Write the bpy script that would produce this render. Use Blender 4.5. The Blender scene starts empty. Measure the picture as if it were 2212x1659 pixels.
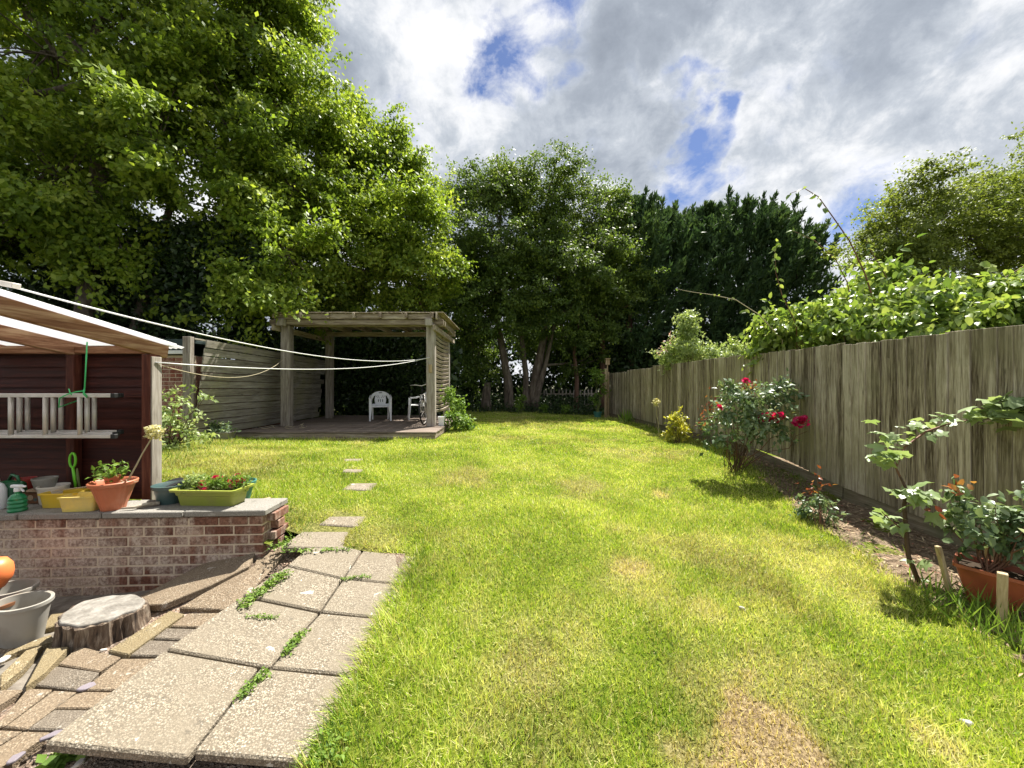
import bpy, math, random
import numpy as np
from mathutils import Vector, Matrix, Quaternion

random.seed(7)
RNG = np.random.default_rng(11)
R = math.radians
SC = bpy.context.scene
COL = SC.collection

# ------------------------------------------------------------------ camera
CAMZ, FPX = 1.63, 831.0
cam_d = bpy.data.cameras.new('camera')
cam = bpy.data.objects.new('camera', cam_d)
COL.objects.link(cam)
cam.location = (0, 0, CAMZ)
cam.rotation_euler = (R(90), 0, 0)
cam_d.sensor_width = 36.0
cam_d.lens = 36.0 * FPX / 2212.0
cam_d.clip_start = 0.05
cam_d.clip_end = 3000
SC.camera = cam

# ------------------------------------------------------------------ sun and sky
SUN_AZ, SUN_EL = 36.0, 61.0        # azimuth to the right of +Y
sd = bpy.data.lights.new('sun', 'SUN')
sd.energy = 5.0
sd.angle = R(0.6)
sd.color = (1.0, 0.955, 0.87)
sun = bpy.data.objects.new('sun', sd)
COL.objects.link(sun)
_s = Vector((math.sin(R(SUN_AZ)) * math.cos(R(SUN_EL)), math.cos(R(SUN_AZ)) * math.cos(R(SUN_EL)), math.sin(R(SUN_EL))))
sun.rotation_euler = _s.to_track_quat('Z', 'Y').to_euler()
sun.location = _s * 40

SC.view_settings.view_transform = 'Standard'
SC.view_settings.look = 'None'
SC.view_settings.gamma = 1.0
SC.view_settings.use_curve_mapping = False
SC.view_settings.exposure = 1.38
cy = SC.cycles
cy.max_bounces = 7
cy.diffuse_bounces = 3
cy.glossy_bounces = 2
cy.transmission_bounces = 5
cy.transparent_max_bounces = 8
cy.caustics_reflective = False
cy.caustics_refractive = False
cy.sample_clamp_indirect = 6.0
cy.use_denoising = True


class NT:
    """a little shorthand for node trees"""
    def __init__(s, tree):
        s.t = tree
        tree.nodes.clear()

    def n(s, typ, **kw):
        nd = s.t.nodes.new(typ)
        for k, v in kw.items():
            setattr(nd, k, v)
        return nd

    def set(s, sock, val):
        if hasattr(val, 'links') or isinstance(val, bpy.types.NodeSocket):
            s.t.links.new(val, sock)
        else:
            if isinstance(val, (tuple, list)) and sock.type == 'RGBA' and len(val) == 3:
                val = (*val, 1)
            sock.default_value = val

    def math(s, op, a, b=0.0, clamp=False):
        nd = s.n('ShaderNodeMath', operation=op)
        nd.use_clamp = clamp
        s.set(nd.inputs[0], a)
        s.set(nd.inputs[1], b)
        return nd.outputs[0]

    def vmath(s, op, a, b=(0, 0, 0), out=0):
        nd = s.n('ShaderNodeVectorMath', operation=op)
        s.set(nd.inputs[0], a)
        s.set(nd.inputs[1], b)
        return nd.outputs[out]

    def noise(s, vec, scale=5, detail=4, rough=.55, dist=0.0):
        nd = s.n('ShaderNodeTexNoise')
        if vec is not None:
            s.set(nd.inputs['Vector'], vec)
        nd.inputs['Scale'].default_value = scale
        nd.inputs['Detail'].default_value = detail
        nd.inputs['Roughness'].default_value = rough
        nd.inputs['Distortion'].default_value = dist
        return nd.outputs['Fac']

    def voro(s, vec, scale, feature='F1', out='Distance'):
        nd = s.n('ShaderNodeTexVoronoi', feature=feature)
        s.set(nd.inputs['Vector'], vec)
        nd.inputs['Scale'].default_value = scale
        return nd.outputs[out]

    def ramp(s, fac, stops, mode='LINEAR'):
        nd = s.n('ShaderNodeValToRGB')
        cr = nd.color_ramp
        cr.interpolation = mode
        while len(cr.elements) < len(stops):
            cr.elements.new(0.5)
        for e, (p, c) in zip(cr.elements, stops):
            e.position = p
            e.color = (c, c, c, 1) if isinstance(c, (int, float)) else (*c, 1)
        s.set(nd.inputs[0], fac)
        return nd.outputs[0]

    def mix(s, fac, a, b, mode='MIX'):
        nd = s.n('ShaderNodeMix', data_type='RGBA', blend_type=mode)
        s.set(nd.inputs[0], fac)
        s.set(nd.inputs[6], a)
        s.set(nd.inputs[7], b)
        return nd.outputs[2]

    def mapping(s, vec, scale=(1, 1, 1), rot=(0, 0, 0)):
        nd = s.n('ShaderNodeMapping')
        s.set(nd.inputs['Vector'], vec)
        nd.inputs['Scale'].default_value = scale
        nd.inputs['Rotation'].default_value = rot
        return nd.outputs[0]

    def objco(s):
        """object coordinates shifted by the object's own random number"""
        tc = s.n('ShaderNodeTexCoord')
        oi = s.n('ShaderNodeObjectInfo')
        sh = s.math('MULTIPLY', oi.outputs['Random'], 57.0)
        cx = s.n('ShaderNodeCombineXYZ')
        for i in range(3):
            s.set(cx.inputs[i], sh)
        return s.vmath('ADD', tc.outputs['Object'], cx.outputs[0]), oi.outputs['Random']

    def pos(s):
        return s.n('ShaderNodeNewGeometry').outputs['Position']

    def bump(s, h, strength=.5, dist=.01):
        nd = s.n('ShaderNodeBump')
        s.set(nd.inputs['Height'], h)
        nd.inputs['Strength'].default_value = strength
        nd.inputs['Distance'].default_value = dist
        return nd.outputs[0]


# the sky: Nishita blue behind a broken layer of cumulus on a flat cloud deck
W = bpy.data.worlds.new('World')
SC.world = W
W.use_nodes = True
nt = NT(W.node_tree)
sky = nt.n('ShaderNodeTexSky', sky_type='NISHITA')
sky.sun_disc = False
sky.sun_elevation = R(SUN_EL)
sky.sun_rotation = R(SUN_AZ)
sky.altitude = 60
sky.air_density = 1.0
sky.dust_density = 0.6
sky.ozone_density = 2.0
tc = nt.n('ShaderNodeTexCoord')
d = tc.outputs['Generated']
sx = nt.n('ShaderNodeSeparateXYZ')
nt.set(sx.inputs[0], d)
pl = nt.mapping(d, (2.5, 2.5, 3.1), (0.0, 0.0, 0.35))
warp = nt.n('ShaderNodeTexNoise')
nt.set(warp.inputs['Vector'], pl)
warp.inputs['Scale'].default_value = 1.3
warp.inputs['Detail'].default_value = 3
wv = nt.vmath('MULTIPLY', nt.vmath('SUBTRACT', warp.outputs['Color'], (.5, .5, .5)), (.34, .34, .34))
plw = nt.vmath('ADD', pl, wv)
dens = nt.noise(plw, 1.7, 12, .62)
# openings in the cloud (directions, half-width)
holes = [((1095, 120), 8.0, .25), ((1000, 0), 6.5, .24), ((1200, 55), 7.5, .22), ((1455, 180), 4.8, .24), ((1530, 290), 5.0, .25),
         ((1490, 390), 6.0, .25), ((1610, 400), 6.0, .16), ((1850, 455), 9.0, .22), ((1790, 560), 7.0, .10), ((930, 200), 5, .16), ((1290, 290), 4, .14)]
wob = nt.n('ShaderNodeTexNoise')
nt.set(wob.inputs['Vector'], plw)
wob.inputs['Scale'].default_value = 3.0
wob.inputs['Detail'].default_value = 6
wo2 = nt.vmath('MULTIPLY', nt.vmath('SUBTRACT', wob.outputs['Color'], (.5, .5, .5)), (.26, .26, .26))
dw = nt.vmath('NORMALIZE', nt.vmath('ADD', nt.vmath('ADD', d, wo2), nt.vmath('MULTIPLY', wv, (.4, .4, .4))))
cover = None
for (hu, hv), wd, amt in holes:
    hd = Vector(((hu - 1106) / FPX, 1, (829.5 - hv) / FPX)).normalized()
    dd = nt.vmath('DOT_PRODUCT', dw, tuple(hd), out=1)
    mr = nt.n('ShaderNodeMapRange', interpolation_type='SMOOTHSTEP')
    nt.set(mr.inputs[0], dd)
    mr.inputs[1].default_value = math.cos(R(wd))
    mr.inputs[2].default_value = 1.0
    mr.inputs[3].default_value = 0
    mr.inputs[4].default_value = amt
    cover = mr.outputs[0] if cover is None else nt.math('MAXIMUM', cover, mr.outputs[0])
dn = nt.math('SUBTRACT', nt.math('ADD', dens, .16), cover)
alpha = nt.ramp(dn, [(.36, 0.0), (.43, .5), (.48, .9), (.56, 1.0)])
# thick parts of the cloud are grey underneath, thin rims white
thick = nt.noise(nt.vmath('ADD', plw, (3.1, 7.7, 1.2)), 1.0, 6, .55)
fine = nt.noise(nt.vmath('ADD', plw, (13.1, 2.7, 2)), 2.6, 12, .66)
shade = nt.math('ADD', nt.math('MULTIPLY', thick, .85), nt.math('MULTIPLY', fine, .60))
shade = nt.math('ADD', shade, nt.math('MULTIPLY', nt.math('SUBTRACT', dn, .62), .30))
ccol = nt.ramp(shade, [(.60, (8.0, 8.0, 8.1)), (.675, (6.6, 6.75, 7.0)), (.75, (4.5, 4.85, 5.35)), (.84, (3.2, 3.55, 4.1)), (.98, (2.3, 2.6, 3.1))])
blue = nt.mix(1.0, sky.outputs[0], (0.62, 0.68, 0.86), 'MULTIPLY')
out = nt.mix(alpha, blue, ccol)
bg = nt.n('ShaderNodeBackground')
nt.set(bg.inputs[0], out)
bg.inputs[1].default_value = 0.053
wo = nt.n('ShaderNodeOutputWorld')
nt.t.links.new(bg.outputs[0], wo.inputs[0])
W.cycles.sampling_method = 'MANUAL'
W.cycles.sample_map_resolution = 512


# ------------------------------------------------------------------ helpers
def px(u, v, D):
    """a point of the place from its bearing and its distance D along +Y"""
    return Vector(((u - 1106) / FPX * D, D, CAMZ - (v - 829.5) / FPX * D))


def tag(o, label=None, cat=None, group=None, kind=None):
    if label:
        o['label'] = label
    if cat:
        o['category'] = cat
    if group:
        o['group'] = group
    if kind:
        o['kind'] = kind
    return o


def empty(name, loc, rz=0.0):
    o = bpy.data.objects.new(name, None)
    COL.objects.link(o)
    o.location = loc
    o.rotation_euler = (0, 0, rz)
    o.empty_display_size = .1
    return o


def place(name, me, mat=None, parent=None, loc=(0, 0, 0), rot=(0, 0, 0), scale=(1, 1, 1)):
    o = bpy.data.objects.new(name, me)
    COL.objects.link(o)
    if parent is not None:
        o.parent = parent
    o.location = loc
    o.rotation_euler = rot
    o.scale = scale
    if mat is not None and len(me.materials) == 0:
        me.materials.append(mat)
    return o


def copy_tree(o, parent=None):
    c = o.copy()
    COL.objects.link(c)
    c.parent = parent
    for ch in list(o.children):
        copy_tree(ch, c)
    return c


def cbox(sx, sy, sz, c=.004):
    """vertices and faces of a chamfered box centred on the origin"""
    hx, hy, hz = sx / 2, sy / 2, sz / 2
    c = min(c, hx * .8, hy * .8, hz * .8)
    V, idx = [], {}
    for i in (-1, 1):
        for j in (-1, 1):
            for k in (-1, 1):
                idx[i, j, k, 0] = len(V); V.append((i * hx, j * (hy - c), k * (hz - c)))
                idx[i, j, k, 1] = len(V); V.append((i * (hx - c), j * hy, k * (hz - c)))
                idx[i, j, k, 2] = len(V); V.append((i * (hx - c), j * (hy - c), k * hz))
    F = []
    for s in (-1, 1):
        F.append([idx[s, -1, -1, 0], idx[s, 1, -1, 0], idx[s, 1, 1, 0], idx[s, -1, 1, 0]])
        F.append([idx[-1, s, -1, 1], idx[1, s, -1, 1], idx[1, s, 1, 1], idx[-1, s, 1, 1]])
        F.append([idx[-1, -1, s, 2], idx[1, -1, s, 2], idx[1, 1, s, 2], idx[-1, 1, s, 2]])
    for a in (-1, 1):
        for b in (-1, 1):
            F.append([idx[a, b, -1, 0], idx[a, b, 1, 0], idx[a, b, 1, 1], idx[a, b, -1, 1]])
            F.append([idx[a, -1, b, 0], idx[a, 1, b, 0], idx[a, 1, b, 2], idx[a, -1, b, 2]])
            F.append([idx[-1, a, b, 1], idx[1, a, b, 1], idx[1, a, b, 2], idx[-1, a, b, 2]])
    for a in (-1, 1):
        for b in (-1, 1):
            for k in (-1, 1):
                F.append([idx[a, b, k, 0], idx[a, b, k, 1], idx[a, b, k, 2]])
    return V, F


import bmesh


class MB:
    def __init__(s):
        s.V, s.F = [], []

    def add(s, V, F, M=None):
        o = len(s.V)
        s.V += [tuple(M @ Vector(v)) for v in V] if M is not None else [tuple(v) for v in V]
        s.F += [[i + o for i in f] for f in F]
        return s

    def box(s, c, size, ch=.004, rot=None):
        V, F = cbox(*size, ch)
        M = Matrix.Translation(c) @ (rot.to_matrix().to_4x4() if rot is not None else Matrix())
        return s.add(V, F, M)

    def bar(s, a, b, w, h, ch=.004, up=(0, 0, 1)):
        """a timber of section w x h from a to b"""
        a, b = Vector(a), Vector(b)
        y = (b - a).normalized()
        x = y.cross(Vector(up)).normalized()
        z = x.cross(y)
        M = Matrix((x, y, z)).transposed().to_4x4()
        M.translation = (a + b) / 2
        V, F = cbox(w, (b - a).length, h, ch)
        return s.add(V, F, M)

    def tube(s, pts, rad, n=8, cap=True, squash=1.0):
        pts = [Vector(p) for p in pts]
        if not hasattr(rad, '__len__'):
            rad = [rad] * len(pts)
        o = len(s.V)
        t0 = (pts[1] - pts[0]).normalized()
        ref = Vector((0, 0, 1)) if abs(t0.z) < .9 else Vector((1, 0, 0))
        x = t0.cross(ref).normalized()
        for i, p in enumerate(pts):
            t = (pts[min(i + 1, len(pts) - 1)] - pts[max(i - 1, 0)]).normalized()
            x = (x - t * x.dot(t)).normalized()
            y = t.cross(x)
            for k in range(n):
                a = 2 * math.pi * k / n
                q = p + (x * math.cos(a) + y * (math.sin(a) * squash)) * rad[i]
                s.V.append(tuple(q))
        for i in range(len(pts) - 1):
            for k in range(n):
                s.F.append([o + i * n + k, o + i * n + (k + 1) % n, o + (i + 1) * n + (k + 1) % n, o + (i + 1) * n + k])
        if cap:
            s.F.append([o + k for k in range(n)][::-1])
            s.F.append([o + (len(pts) - 1) * n + k for k in range(n)])
        return s

    def lathe(s, prof, n=24, M=None, mod=None):
        """prof: (radius, z) list; mod(angle, i) scales the radius"""
        o = len(s.V)
        for i, (r, z) in enumerate(prof):
            for k in range(n):
                a = 2 * math.pi * k / n
                rr = r * (mod(a, i) if mod else 1)
                v = Vector((rr * math.cos(a), rr * math.sin(a), z))
                s.V.append(tuple(M @ v) if M is not None else tuple(v))
        for i in range(len(prof) - 1):
            for k in range(n):
                s.F.append([o + i * n + k, o + i * n + (k + 1) % n, o + (i + 1) * n + (k + 1) % n, o + (i + 1) * n + k])
        s.F.append([o + k for k in range(n)][::-1])
        s.F.append([o + (len(prof) - 1) * n + k for k in range(n)])
        return s

    def loft(s, rings, M=None):
        """rings of equal count, capped at both ends"""
        o, n = len(s.V), len(rings[0])
        for r in rings:
            for v in r:
                s.V.append(tuple(M @ Vector(v)) if M is not None else tuple(v))
        for i in range(len(rings) - 1):
            for k in range(n):
                s.F.append([o + i * n + k, o + i * n + (k + 1) % n, o + (i + 1) * n + (k + 1) % n, o + (i + 1) * n + k])
        s.F.append([o + k for k in range(n)][::-1])
        s.F.append([o + (len(rings) - 1) * n + k for k in range(n)])
        return s

    def prism(s, poly, z0, z1):
        """poly: (x, y) list; z0/z1 numbers or per-vertex lists"""
        n = len(poly)
        zb = z0 if hasattr(z0, '__len__') else [z0] * n
        zt = z1 if hasattr(z1, '__len__') else [z1] * n
        o = len(s.V)
        s.V += [(p[0], p[1], z) for p, z in zip(poly, zb)] + [(p[0], p[1], z) for p, z in zip(poly, zt)]
        s.F.append([o + i for i in range(n)][::-1])
        s.F.append([o + n + i for i in range(n)])
        for i in range(n):
            j = (i + 1) % n
            s.F.append([o + i, o + j, o + n + j, o + n + i])
        return s

    def mesh(s, name, mat=None, smooth=False, bevel=0.0, sharp=None):
        me = bpy.data.meshes.new(name)
        me.from_pydata(s.V, [], s.F)
        bm = bmesh.new()
        bm.from_mesh(me)
        bmesh.ops.recalc_face_normals(bm, faces=bm.faces)
        if bevel > 0:
            bmesh.ops.bevel(bm, geom=[e for e in bm.edges if e.is_manifold and e.calc_face_angle(0) > .4], offset=bevel, segments=1, affect='EDGES', profile=.5)
        bm.to_mesh(me)
        bm.free()
        if smooth:
            me.polygons.foreach_set('use_smooth', [True] * len(me.polygons))
            if sharp:
                try:
                    me.set_sharp_from_angle(angle=R(sharp))
                except Exception:
                    pass
        if mat is not None:
            me.materials.append(mat)
        return me

    def build(s, name, mat, parent=None, smooth=False, bevel=0.0, loc=(0, 0, 0), rot=(0, 0, 0), sharp=None):
        return place(name, s.mesh(name, mat, smooth, bevel, sharp), None, parent, loc, rot)


def fast_mesh(name, V, tris_per, loops, mat, attr=None, attr2=None):
    """V (n,3) array, loops (m, k) array of indices of k-gons; attr = one float per polygon"""
    me = bpy.data.meshes.new(name)
    m, k = loops.shape
    me.vertices.add(len(V))
    me.vertices.foreach_set('co', np.ascontiguousarray(V, dtype=np.float32).ravel())
    me.loops.add(m * k)
    me.loops.foreach_set('vertex_index', np.ascontiguousarray(loops, dtype=np.int32).ravel())
    me.polygons.add(m)
    me.polygons.foreach_set('loop_start', np.arange(0, m * k, k, dtype=np.int32))
    me.update(calc_edges=True)
    for nm, a in (('rnd', attr), ('dry', attr2)):
        if a is not None:
            at = me.attributes.new(nm, 'FLOAT', 'FACE')
            at.data.foreach_set('value', np.ascontiguousarray(a, dtype=np.float32))
    if mat is not None:
        me.materials.append(mat)
    return me


def nrm(a):
    return a / np.maximum(np.linalg.norm(a, axis=-1, keepdims=True), 1e-9)


# leaf outlines: (along, across, lift) for a leaf of length 1
LEAF = {
    'rhomb': (np.array([[0, 0, 0], [.45, .30, 0], [1, 0, -.08], [.45, -.30, 0]]), [[0, 1, 2, 3]]),
    'narrow': (np.array([[0, 0, 0], [.45, .16, 0], [1, 0, -.10], [.45, -.16, 0]]), [[0, 1, 2, 3]]),
    'ovate': (np.array([[0, 0, 0], [.28, .27, .07], [.68, .24, .02], [1, 0, -.16], [.68, -.24, .02], [.28, -.27, .07], [.30, 0, 0], [.68, 0, -.05]]),
              [[0, 6, 1, 1], [1, 6, 7, 2], [2, 7, 3, 3], [0, 5, 6, 6], [5, 4, 7, 6], [4, 3, 7, 7]]),
    'fold': (np.array([[0, 0, 0], [.40, .27, .08], [1, 0, -.14], [.40, -.27, .08], [.45, 0, 0]]), [[0, 4, 1, 1], [1, 4, 2, 2], [0, 3, 4, 4], [3, 2, 4, 4]]),
}


def leaves(name, P, axis, normal, size, mat, shape='rhomb', rnd=None, parent=None, aspect=1.0):
    """one mesh of leaves at P (n,3) with long axis and face normal"""
    T, faces = LEAF[shape]
    n = len(P)
    a = nrm(axis)
    b = nrm(np.cross(normal, a))
    c = np.cross(a, b)
    size = np.broadcast_to(size, (n,))
    L = T[None, :, :] * size[:, None, None]
    V = P[:, None, :] + L[:, :, 0:1] * a[:, None, :] + L[:, :, 1:2] * aspect * b[:, None, :] + L[:, :, 2:3] * c[:, None, :]
    k = T.shape[0]
    V = V.reshape(-1, 3)
    if rnd is None:
        rnd = RNG.random(n)
    quads = [f for f in faces]
    if all(len(set(f)) == 4 for f in quads):
        lp = np.array(quads)[None, :, :] + (np.arange(n) * k)[:, None, None]
        lp = lp.reshape(-1, 4)
        nf = len(quads)
    else:
        tr = []
        for f in quads:
            g = list(dict.fromkeys(f))
            tr.append(g[:3])
            if len(g) == 4:
                tr.append([g[0], g[2], g[3]])
        lp = (np.array(tr)[None, :, :] + (np.arange(n) * k)[:, None, None]).reshape(-1, 3)
        nf = len(tr)
    me = fast_mesh(name, V, 0, lp, mat, np.repeat(rnd, nf))
    return place(name, me, None, parent)


def vnoise(x, y, sc, seed=0):
    """smooth value noise in [0,1] for arrays"""
    g = np.random.default_rng(seed).random((64, 64))
    X, Y = x * sc + 31.7, y * sc + 17.3
    xi, yi = np.floor(X).astype(int), np.floor(Y).astype(int)
    fx, fy = X - xi, Y - yi
    fx, fy = fx * fx * (3 - 2 * fx), fy * fy * (3 - 2 * fy)
    a, b = g[xi % 64, yi % 64], g[(xi + 1) % 64, yi % 64]
    c, e = g[xi % 64, (yi + 1) % 64], g[(xi + 1) % 64, (yi + 1) % 64]
    return (a * (1 - fx) + b * fx) * (1 - fy) + (c * (1 - fx) + e * fx) * fy


def fbm(x, y, sc, seed=0, o=4):
    s, w, t = 0, 1, 0
    for i in range(o):
        s = s + w * vnoise(x, y, sc * 2 ** i, seed + i)
        t += w
        w *= .55
    return s / t


# ------------------------------------------------------------------ materials
def material(name):
    m = bpy.data.materials.new(name)
    m.use_nodes = True
    n = NT(m.node_tree)
    b = n.n('ShaderNodeBsdfPrincipled')
    o = n.n('ShaderNodeOutputMaterial')
    n.t.links.new(b.outputs[0], o.inputs[0])
    return m, n, b, o


def plain(name, col, rough=.5, spec=.5, vary=.12, scale=18, bump=.0, metal=0.0, dirt=None, dscale=3.0):
    m, n, b, o = material(name)
    co, rd = n.objco()
    f = n.noise(co, scale, 5, .6)
    c = n.mix(f, tuple(max(0, x * (1 - vary)) for x in col), tuple(min(1, x * (1 + vary)) for x in col))
    if dirt:
        g = n.ramp(n.noise(co, dscale, 6, .62), [(.46, 0.0), (.66, .75)])
        c = n.mix(g, c, dirt)
    n.set(b.inputs['Base Color'], c)
    b.inputs['Roughness'].default_value = rough
    b.inputs['Specular IOR Level'].default_value = spec
    b.inputs['Metallic'].default_value = metal
    if bump:
        n.set(b.inputs['Normal'], n.bump(f, bump, .004))
    return m


def wood(name, cols, stretch, rough=.85, knots=True, bump=.5, green=None, scale=1.0, contrast=(.34, .5, .66), spread=.16):
    """weathered timber; stretch = scale per local axis, small along the grain"""
    m, n, b, o = material(name)
    co, rd = n.objco()
    g = n.mapping(co, tuple(s * scale for s in stretch))
    f1 = n.noise(g, 1.0, 6, .65, .8)
    f2 = n.noise(g, 4.0, 4, .6, .3)
    f = n.math('ADD', n.math('MULTIPLY', f1, .7), n.math('MULTIPLY', f2, .3))
    f = n.math('ADD', f, n.math('MULTIPLY', n.math('SUBTRACT', rd, .5), spread * .6))
    c = n.ramp(f, [(contrast[0], cols[0]), (contrast[1], cols[1]), (contrast[2], cols[2])])
    if knots:
        kv = n.voro(n.mapping(co, tuple(max(1.4, s * .16) * 1.0 for s in stretch)), 1.6)
        k = n.ramp(kv, [(.035, 1.0), (.10, 0.0)])
        c = n.mix(n.math('MULTIPLY', k, .6), c, tuple(x * .35 for x in cols[0]))
    if green:
        gm = n.ramp(n.noise(n.pos(), 1.3, 5, .6), [(.46, 0.0), (.68, .7)])
        c = n.mix(gm, c, green)
    n.set(b.inputs['Base Color'], c)
    b.inputs['Roughness'].default_value = rough
    b.inputs['Specular IOR Level'].default_value = .25
    if bump:
        n.set(b.inputs['Normal'], n.bump(f, bump, .006))
    return m


def leafmat(name, stops, trans=.45, gloss=.5, rough=.42, spec=.5):
    m, n, b, o = material(name)
    at = n.n('ShaderNodeAttribute', attribute_name='rnd')
    c = n.ramp(at.outputs['Fac'], stops)
    n.set(b.inputs['Base Color'], c)
    b.inputs['Roughness'].default_value = rough
    b.inputs['Specular IOR Level'].default_value = spec
    tr = n.n('ShaderNodeBsdfTranslucent')
    n.set(tr.inputs[0], n.mix(1.0, c, (1.15, 1.12, .70), 'MULTIPLY'))
    mx = n.n('ShaderNodeMixShader')
    mx.inputs[0].default_value = trans
    n.t.links.new(b.outputs[0], mx.inputs[1])
    n.t.links.new(tr.outputs[0], mx.inputs[2])
    n.t.links.new(mx.outputs[0], o.inputs[0])
    return m


MT = {}
MT['leaf_a'] = leafmat('broad_leaf_green', [(0, (.085, .15, .022)), (.45, (.20, .295, .034)), (.8, (.33, .415, .055)), (1, (.44, .50, .10))], trans=.5, rough=.5, spec=.35)
MT['leaf_b'] = leafmat('back_tree_leaf', [(0, (.055, .10, .024)), (.5, (.115, .18, .036)), (.9, (.20, .27, .05)), (1, (.30, .34, .08))], trans=.45, rough=.5, spec=.35)
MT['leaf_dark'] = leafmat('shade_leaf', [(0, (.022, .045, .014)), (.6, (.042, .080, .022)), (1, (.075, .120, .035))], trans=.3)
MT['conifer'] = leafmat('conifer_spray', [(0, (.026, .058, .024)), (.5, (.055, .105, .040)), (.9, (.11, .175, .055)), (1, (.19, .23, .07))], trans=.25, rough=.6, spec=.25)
MT['leaf_y'] = leafmat('yellow_green_leaf', [(0, (.10, .15, .028)), (.5, (.18, .235, .042)), (1, (.28, .33, .065))], rough=.55, spec=.3)
MT['leaf_fence'] = leafmat('glossy_shrub_leaf', [(0, (.09, .17, .035)), (.5, (.22, .32, .06)), (.85, (.37, .45, .11)), (1, (.50, .55, .22))], trans=.42, rough=.40, spec=.6)
MT['leaf_pale'] = leafmat('pale_shrub_leaf', [(0, (.16, .24, .07)), (.5, (.31, .40, .14)), (1, (.50, .56, .28))], trans=.4)
MT['leaf_rose'] = leafmat('rose_leaf', [(0, (.06, .11, .045)), (.5, (.15, .225, .10)), (.88, (.29, .36, .20)), (1, (.42, .42, .14))], trans=.3, rough=.42, spec=.6)
MT['leaf_red'] = leafmat('young_red_leaf', [(0, (.15, .035, .02)), (.5, (.28, .085, .035)), (1, (.42, .22, .06))], trans=.4, rough=.35)
MT['leaf_vine'] = leafmat('vine_leaf', [(0, (.18, .27, .09)), (.6, (.34, .43, .20)), (.9, (.50, .57, .34)), (1, (.56, .50, .12))], trans=.4, rough=.4, spec=.6)
MT['leaf_gold'] = leafmat('golden_leaf', [(0, (.22, .26, .03)), (.5, (.42, .42, .05)), (1, (.62, .55, .08))], trans=.45)
MT['weed'] = leafmat('weed_leaf', [(0, (.08, .15, .02)), (.5, (.16, .27, .04)), (1, (.26, .36, .07))], trans=.4, rough=.55, spec=.3)

MT['fence'] = wood('weathered_fence_board', [(.085, .064, .042), (.33, .28, .205), (.60, .535, .43)], (36, 36, 1.9), green=(.26, .235, .15), bump=1.0, contrast=(.37, .5, .64), spread=.30)
MT['gravel_board'] = wood('gravel_board_wood', [(.10, .075, .05), (.20, .16, .11), (.32, .275, .20)], (26, 1.6, 26), green=(.11, .12, .06))
MT['fence_left'] = wood('silvered_fence_board', [(.12, .102, .08), (.26, .235, .195), (.43, .40, .34)], (26, 1.4, 22), green=(.29, .275, .15), bump=.5)
MT['timber_v'] = wood('weathered_post_wood', [(.13, .10, .075), (.30, .265, .225), (.47, .43, .38)], (22, 22, 1.6), bump=.6)
MT['timber_y'] = wood('weathered_beam_wood', [(.12, .085, .058), (.30, .245, .185), (.52, .46, .37)], (22, 1.6, 22), bump=.6)
MT['timber_x'] = wood('weathered_rail_wood', [(.12, .085, .058), (.30, .245, .185), (.52, .46, .37)], (1.6, 22, 22), bump=.6)
MT['deck'] = wood('old_deck_board', [(.075, .053, .04), (.18, .14, .112), (.32, .265, .225)], (1.5, 24, 24), bump=.5)
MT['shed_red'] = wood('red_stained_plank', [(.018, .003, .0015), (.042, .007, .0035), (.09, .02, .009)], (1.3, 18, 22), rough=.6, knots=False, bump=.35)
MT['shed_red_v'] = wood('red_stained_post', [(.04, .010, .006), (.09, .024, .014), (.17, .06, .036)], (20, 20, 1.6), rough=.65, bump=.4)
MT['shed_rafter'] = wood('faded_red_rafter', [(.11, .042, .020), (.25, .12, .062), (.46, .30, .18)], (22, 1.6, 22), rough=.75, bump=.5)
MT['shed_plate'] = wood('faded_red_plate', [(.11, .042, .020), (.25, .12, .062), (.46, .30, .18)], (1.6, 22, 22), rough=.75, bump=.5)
MT['stake'] = wood('pale_stake_wood', [(.26, .18, .10), (.42, .32, .19), (.58, .47, .31)], (20, 20, 2.0), bump=.4, knots=False)
MT['white_plastic'] = plain('white_plastic', (.80, .81, .82), .38, .5, .03, 8)
MT['rope_white'] = plain('white_line', (.72, .72, .70), .6, .3, .08, 60)
MT['rope_green'] = plain('green_cord', (.06, .50, .16), .55, .4, .1, 60)
MT['metal'] = plain('dull_aluminium', (.66, .63, .59), .42, .5, .12, 14, metal=.25, dirt=(.44, .40, .35))
MT['black'] = plain('black_rubber', (.012, .012, .013), .55, .4, .2, 20)
MT['terracotta'] = plain('terracotta_plastic', (.47, .145, .068), .5, .45, .14, 9, dirt=(.52, .24, .15), dscale=5)
MT['terracotta_old'] = plain('old_terracotta', (.36, .095, .040), .45, .5, .20, 7, dirt=(.20, .05, .022), dscale=4)
MT['pot_green'] = plain('dark_green_plastic', (.045, .085, .082), .4, .5, .12, 8, dirt=(.10, .13, .12))
MT['pot_teal'] = plain('teal_plastic', (.06, .20, .165), .4, .5, .12, 8)
MT['trough'] = plain('olive_plastic', (.285, .325, .050), .45, .45, .08, 6, dirt=(.25, .25, .07), dscale=6)
MT['yellow'] = plain('yellow_plastic', (.70, .47, .035), .45, .45, .07, 9, dirt=(.50, .38, .10), dscale=5)
MT['yellow_pale'] = plain('pale_yellow_plastic', (.72, .56, .14), .5, .4, .08, 9, dirt=(.5, .42, .2), dscale=6)
MT['cream'] = plain('cream_plastic', (.66, .61, .54), .5, .45, .06, 9, dirt=(.46, .40, .33))
MT['grey_pot'] = plain('grey_plastic', (.30, .285, .25), .5, .45, .10, 6, dirt=(.22, .19, .15), dscale=4)
MT['brown_pot'] = plain('brown_plastic', (.17, .075, .035), .45, .45, .15, 8)
MT['red_pot'] = plain('dark_red_plastic', (.30, .03, .022), .4, .5, .1, 8)
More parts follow.
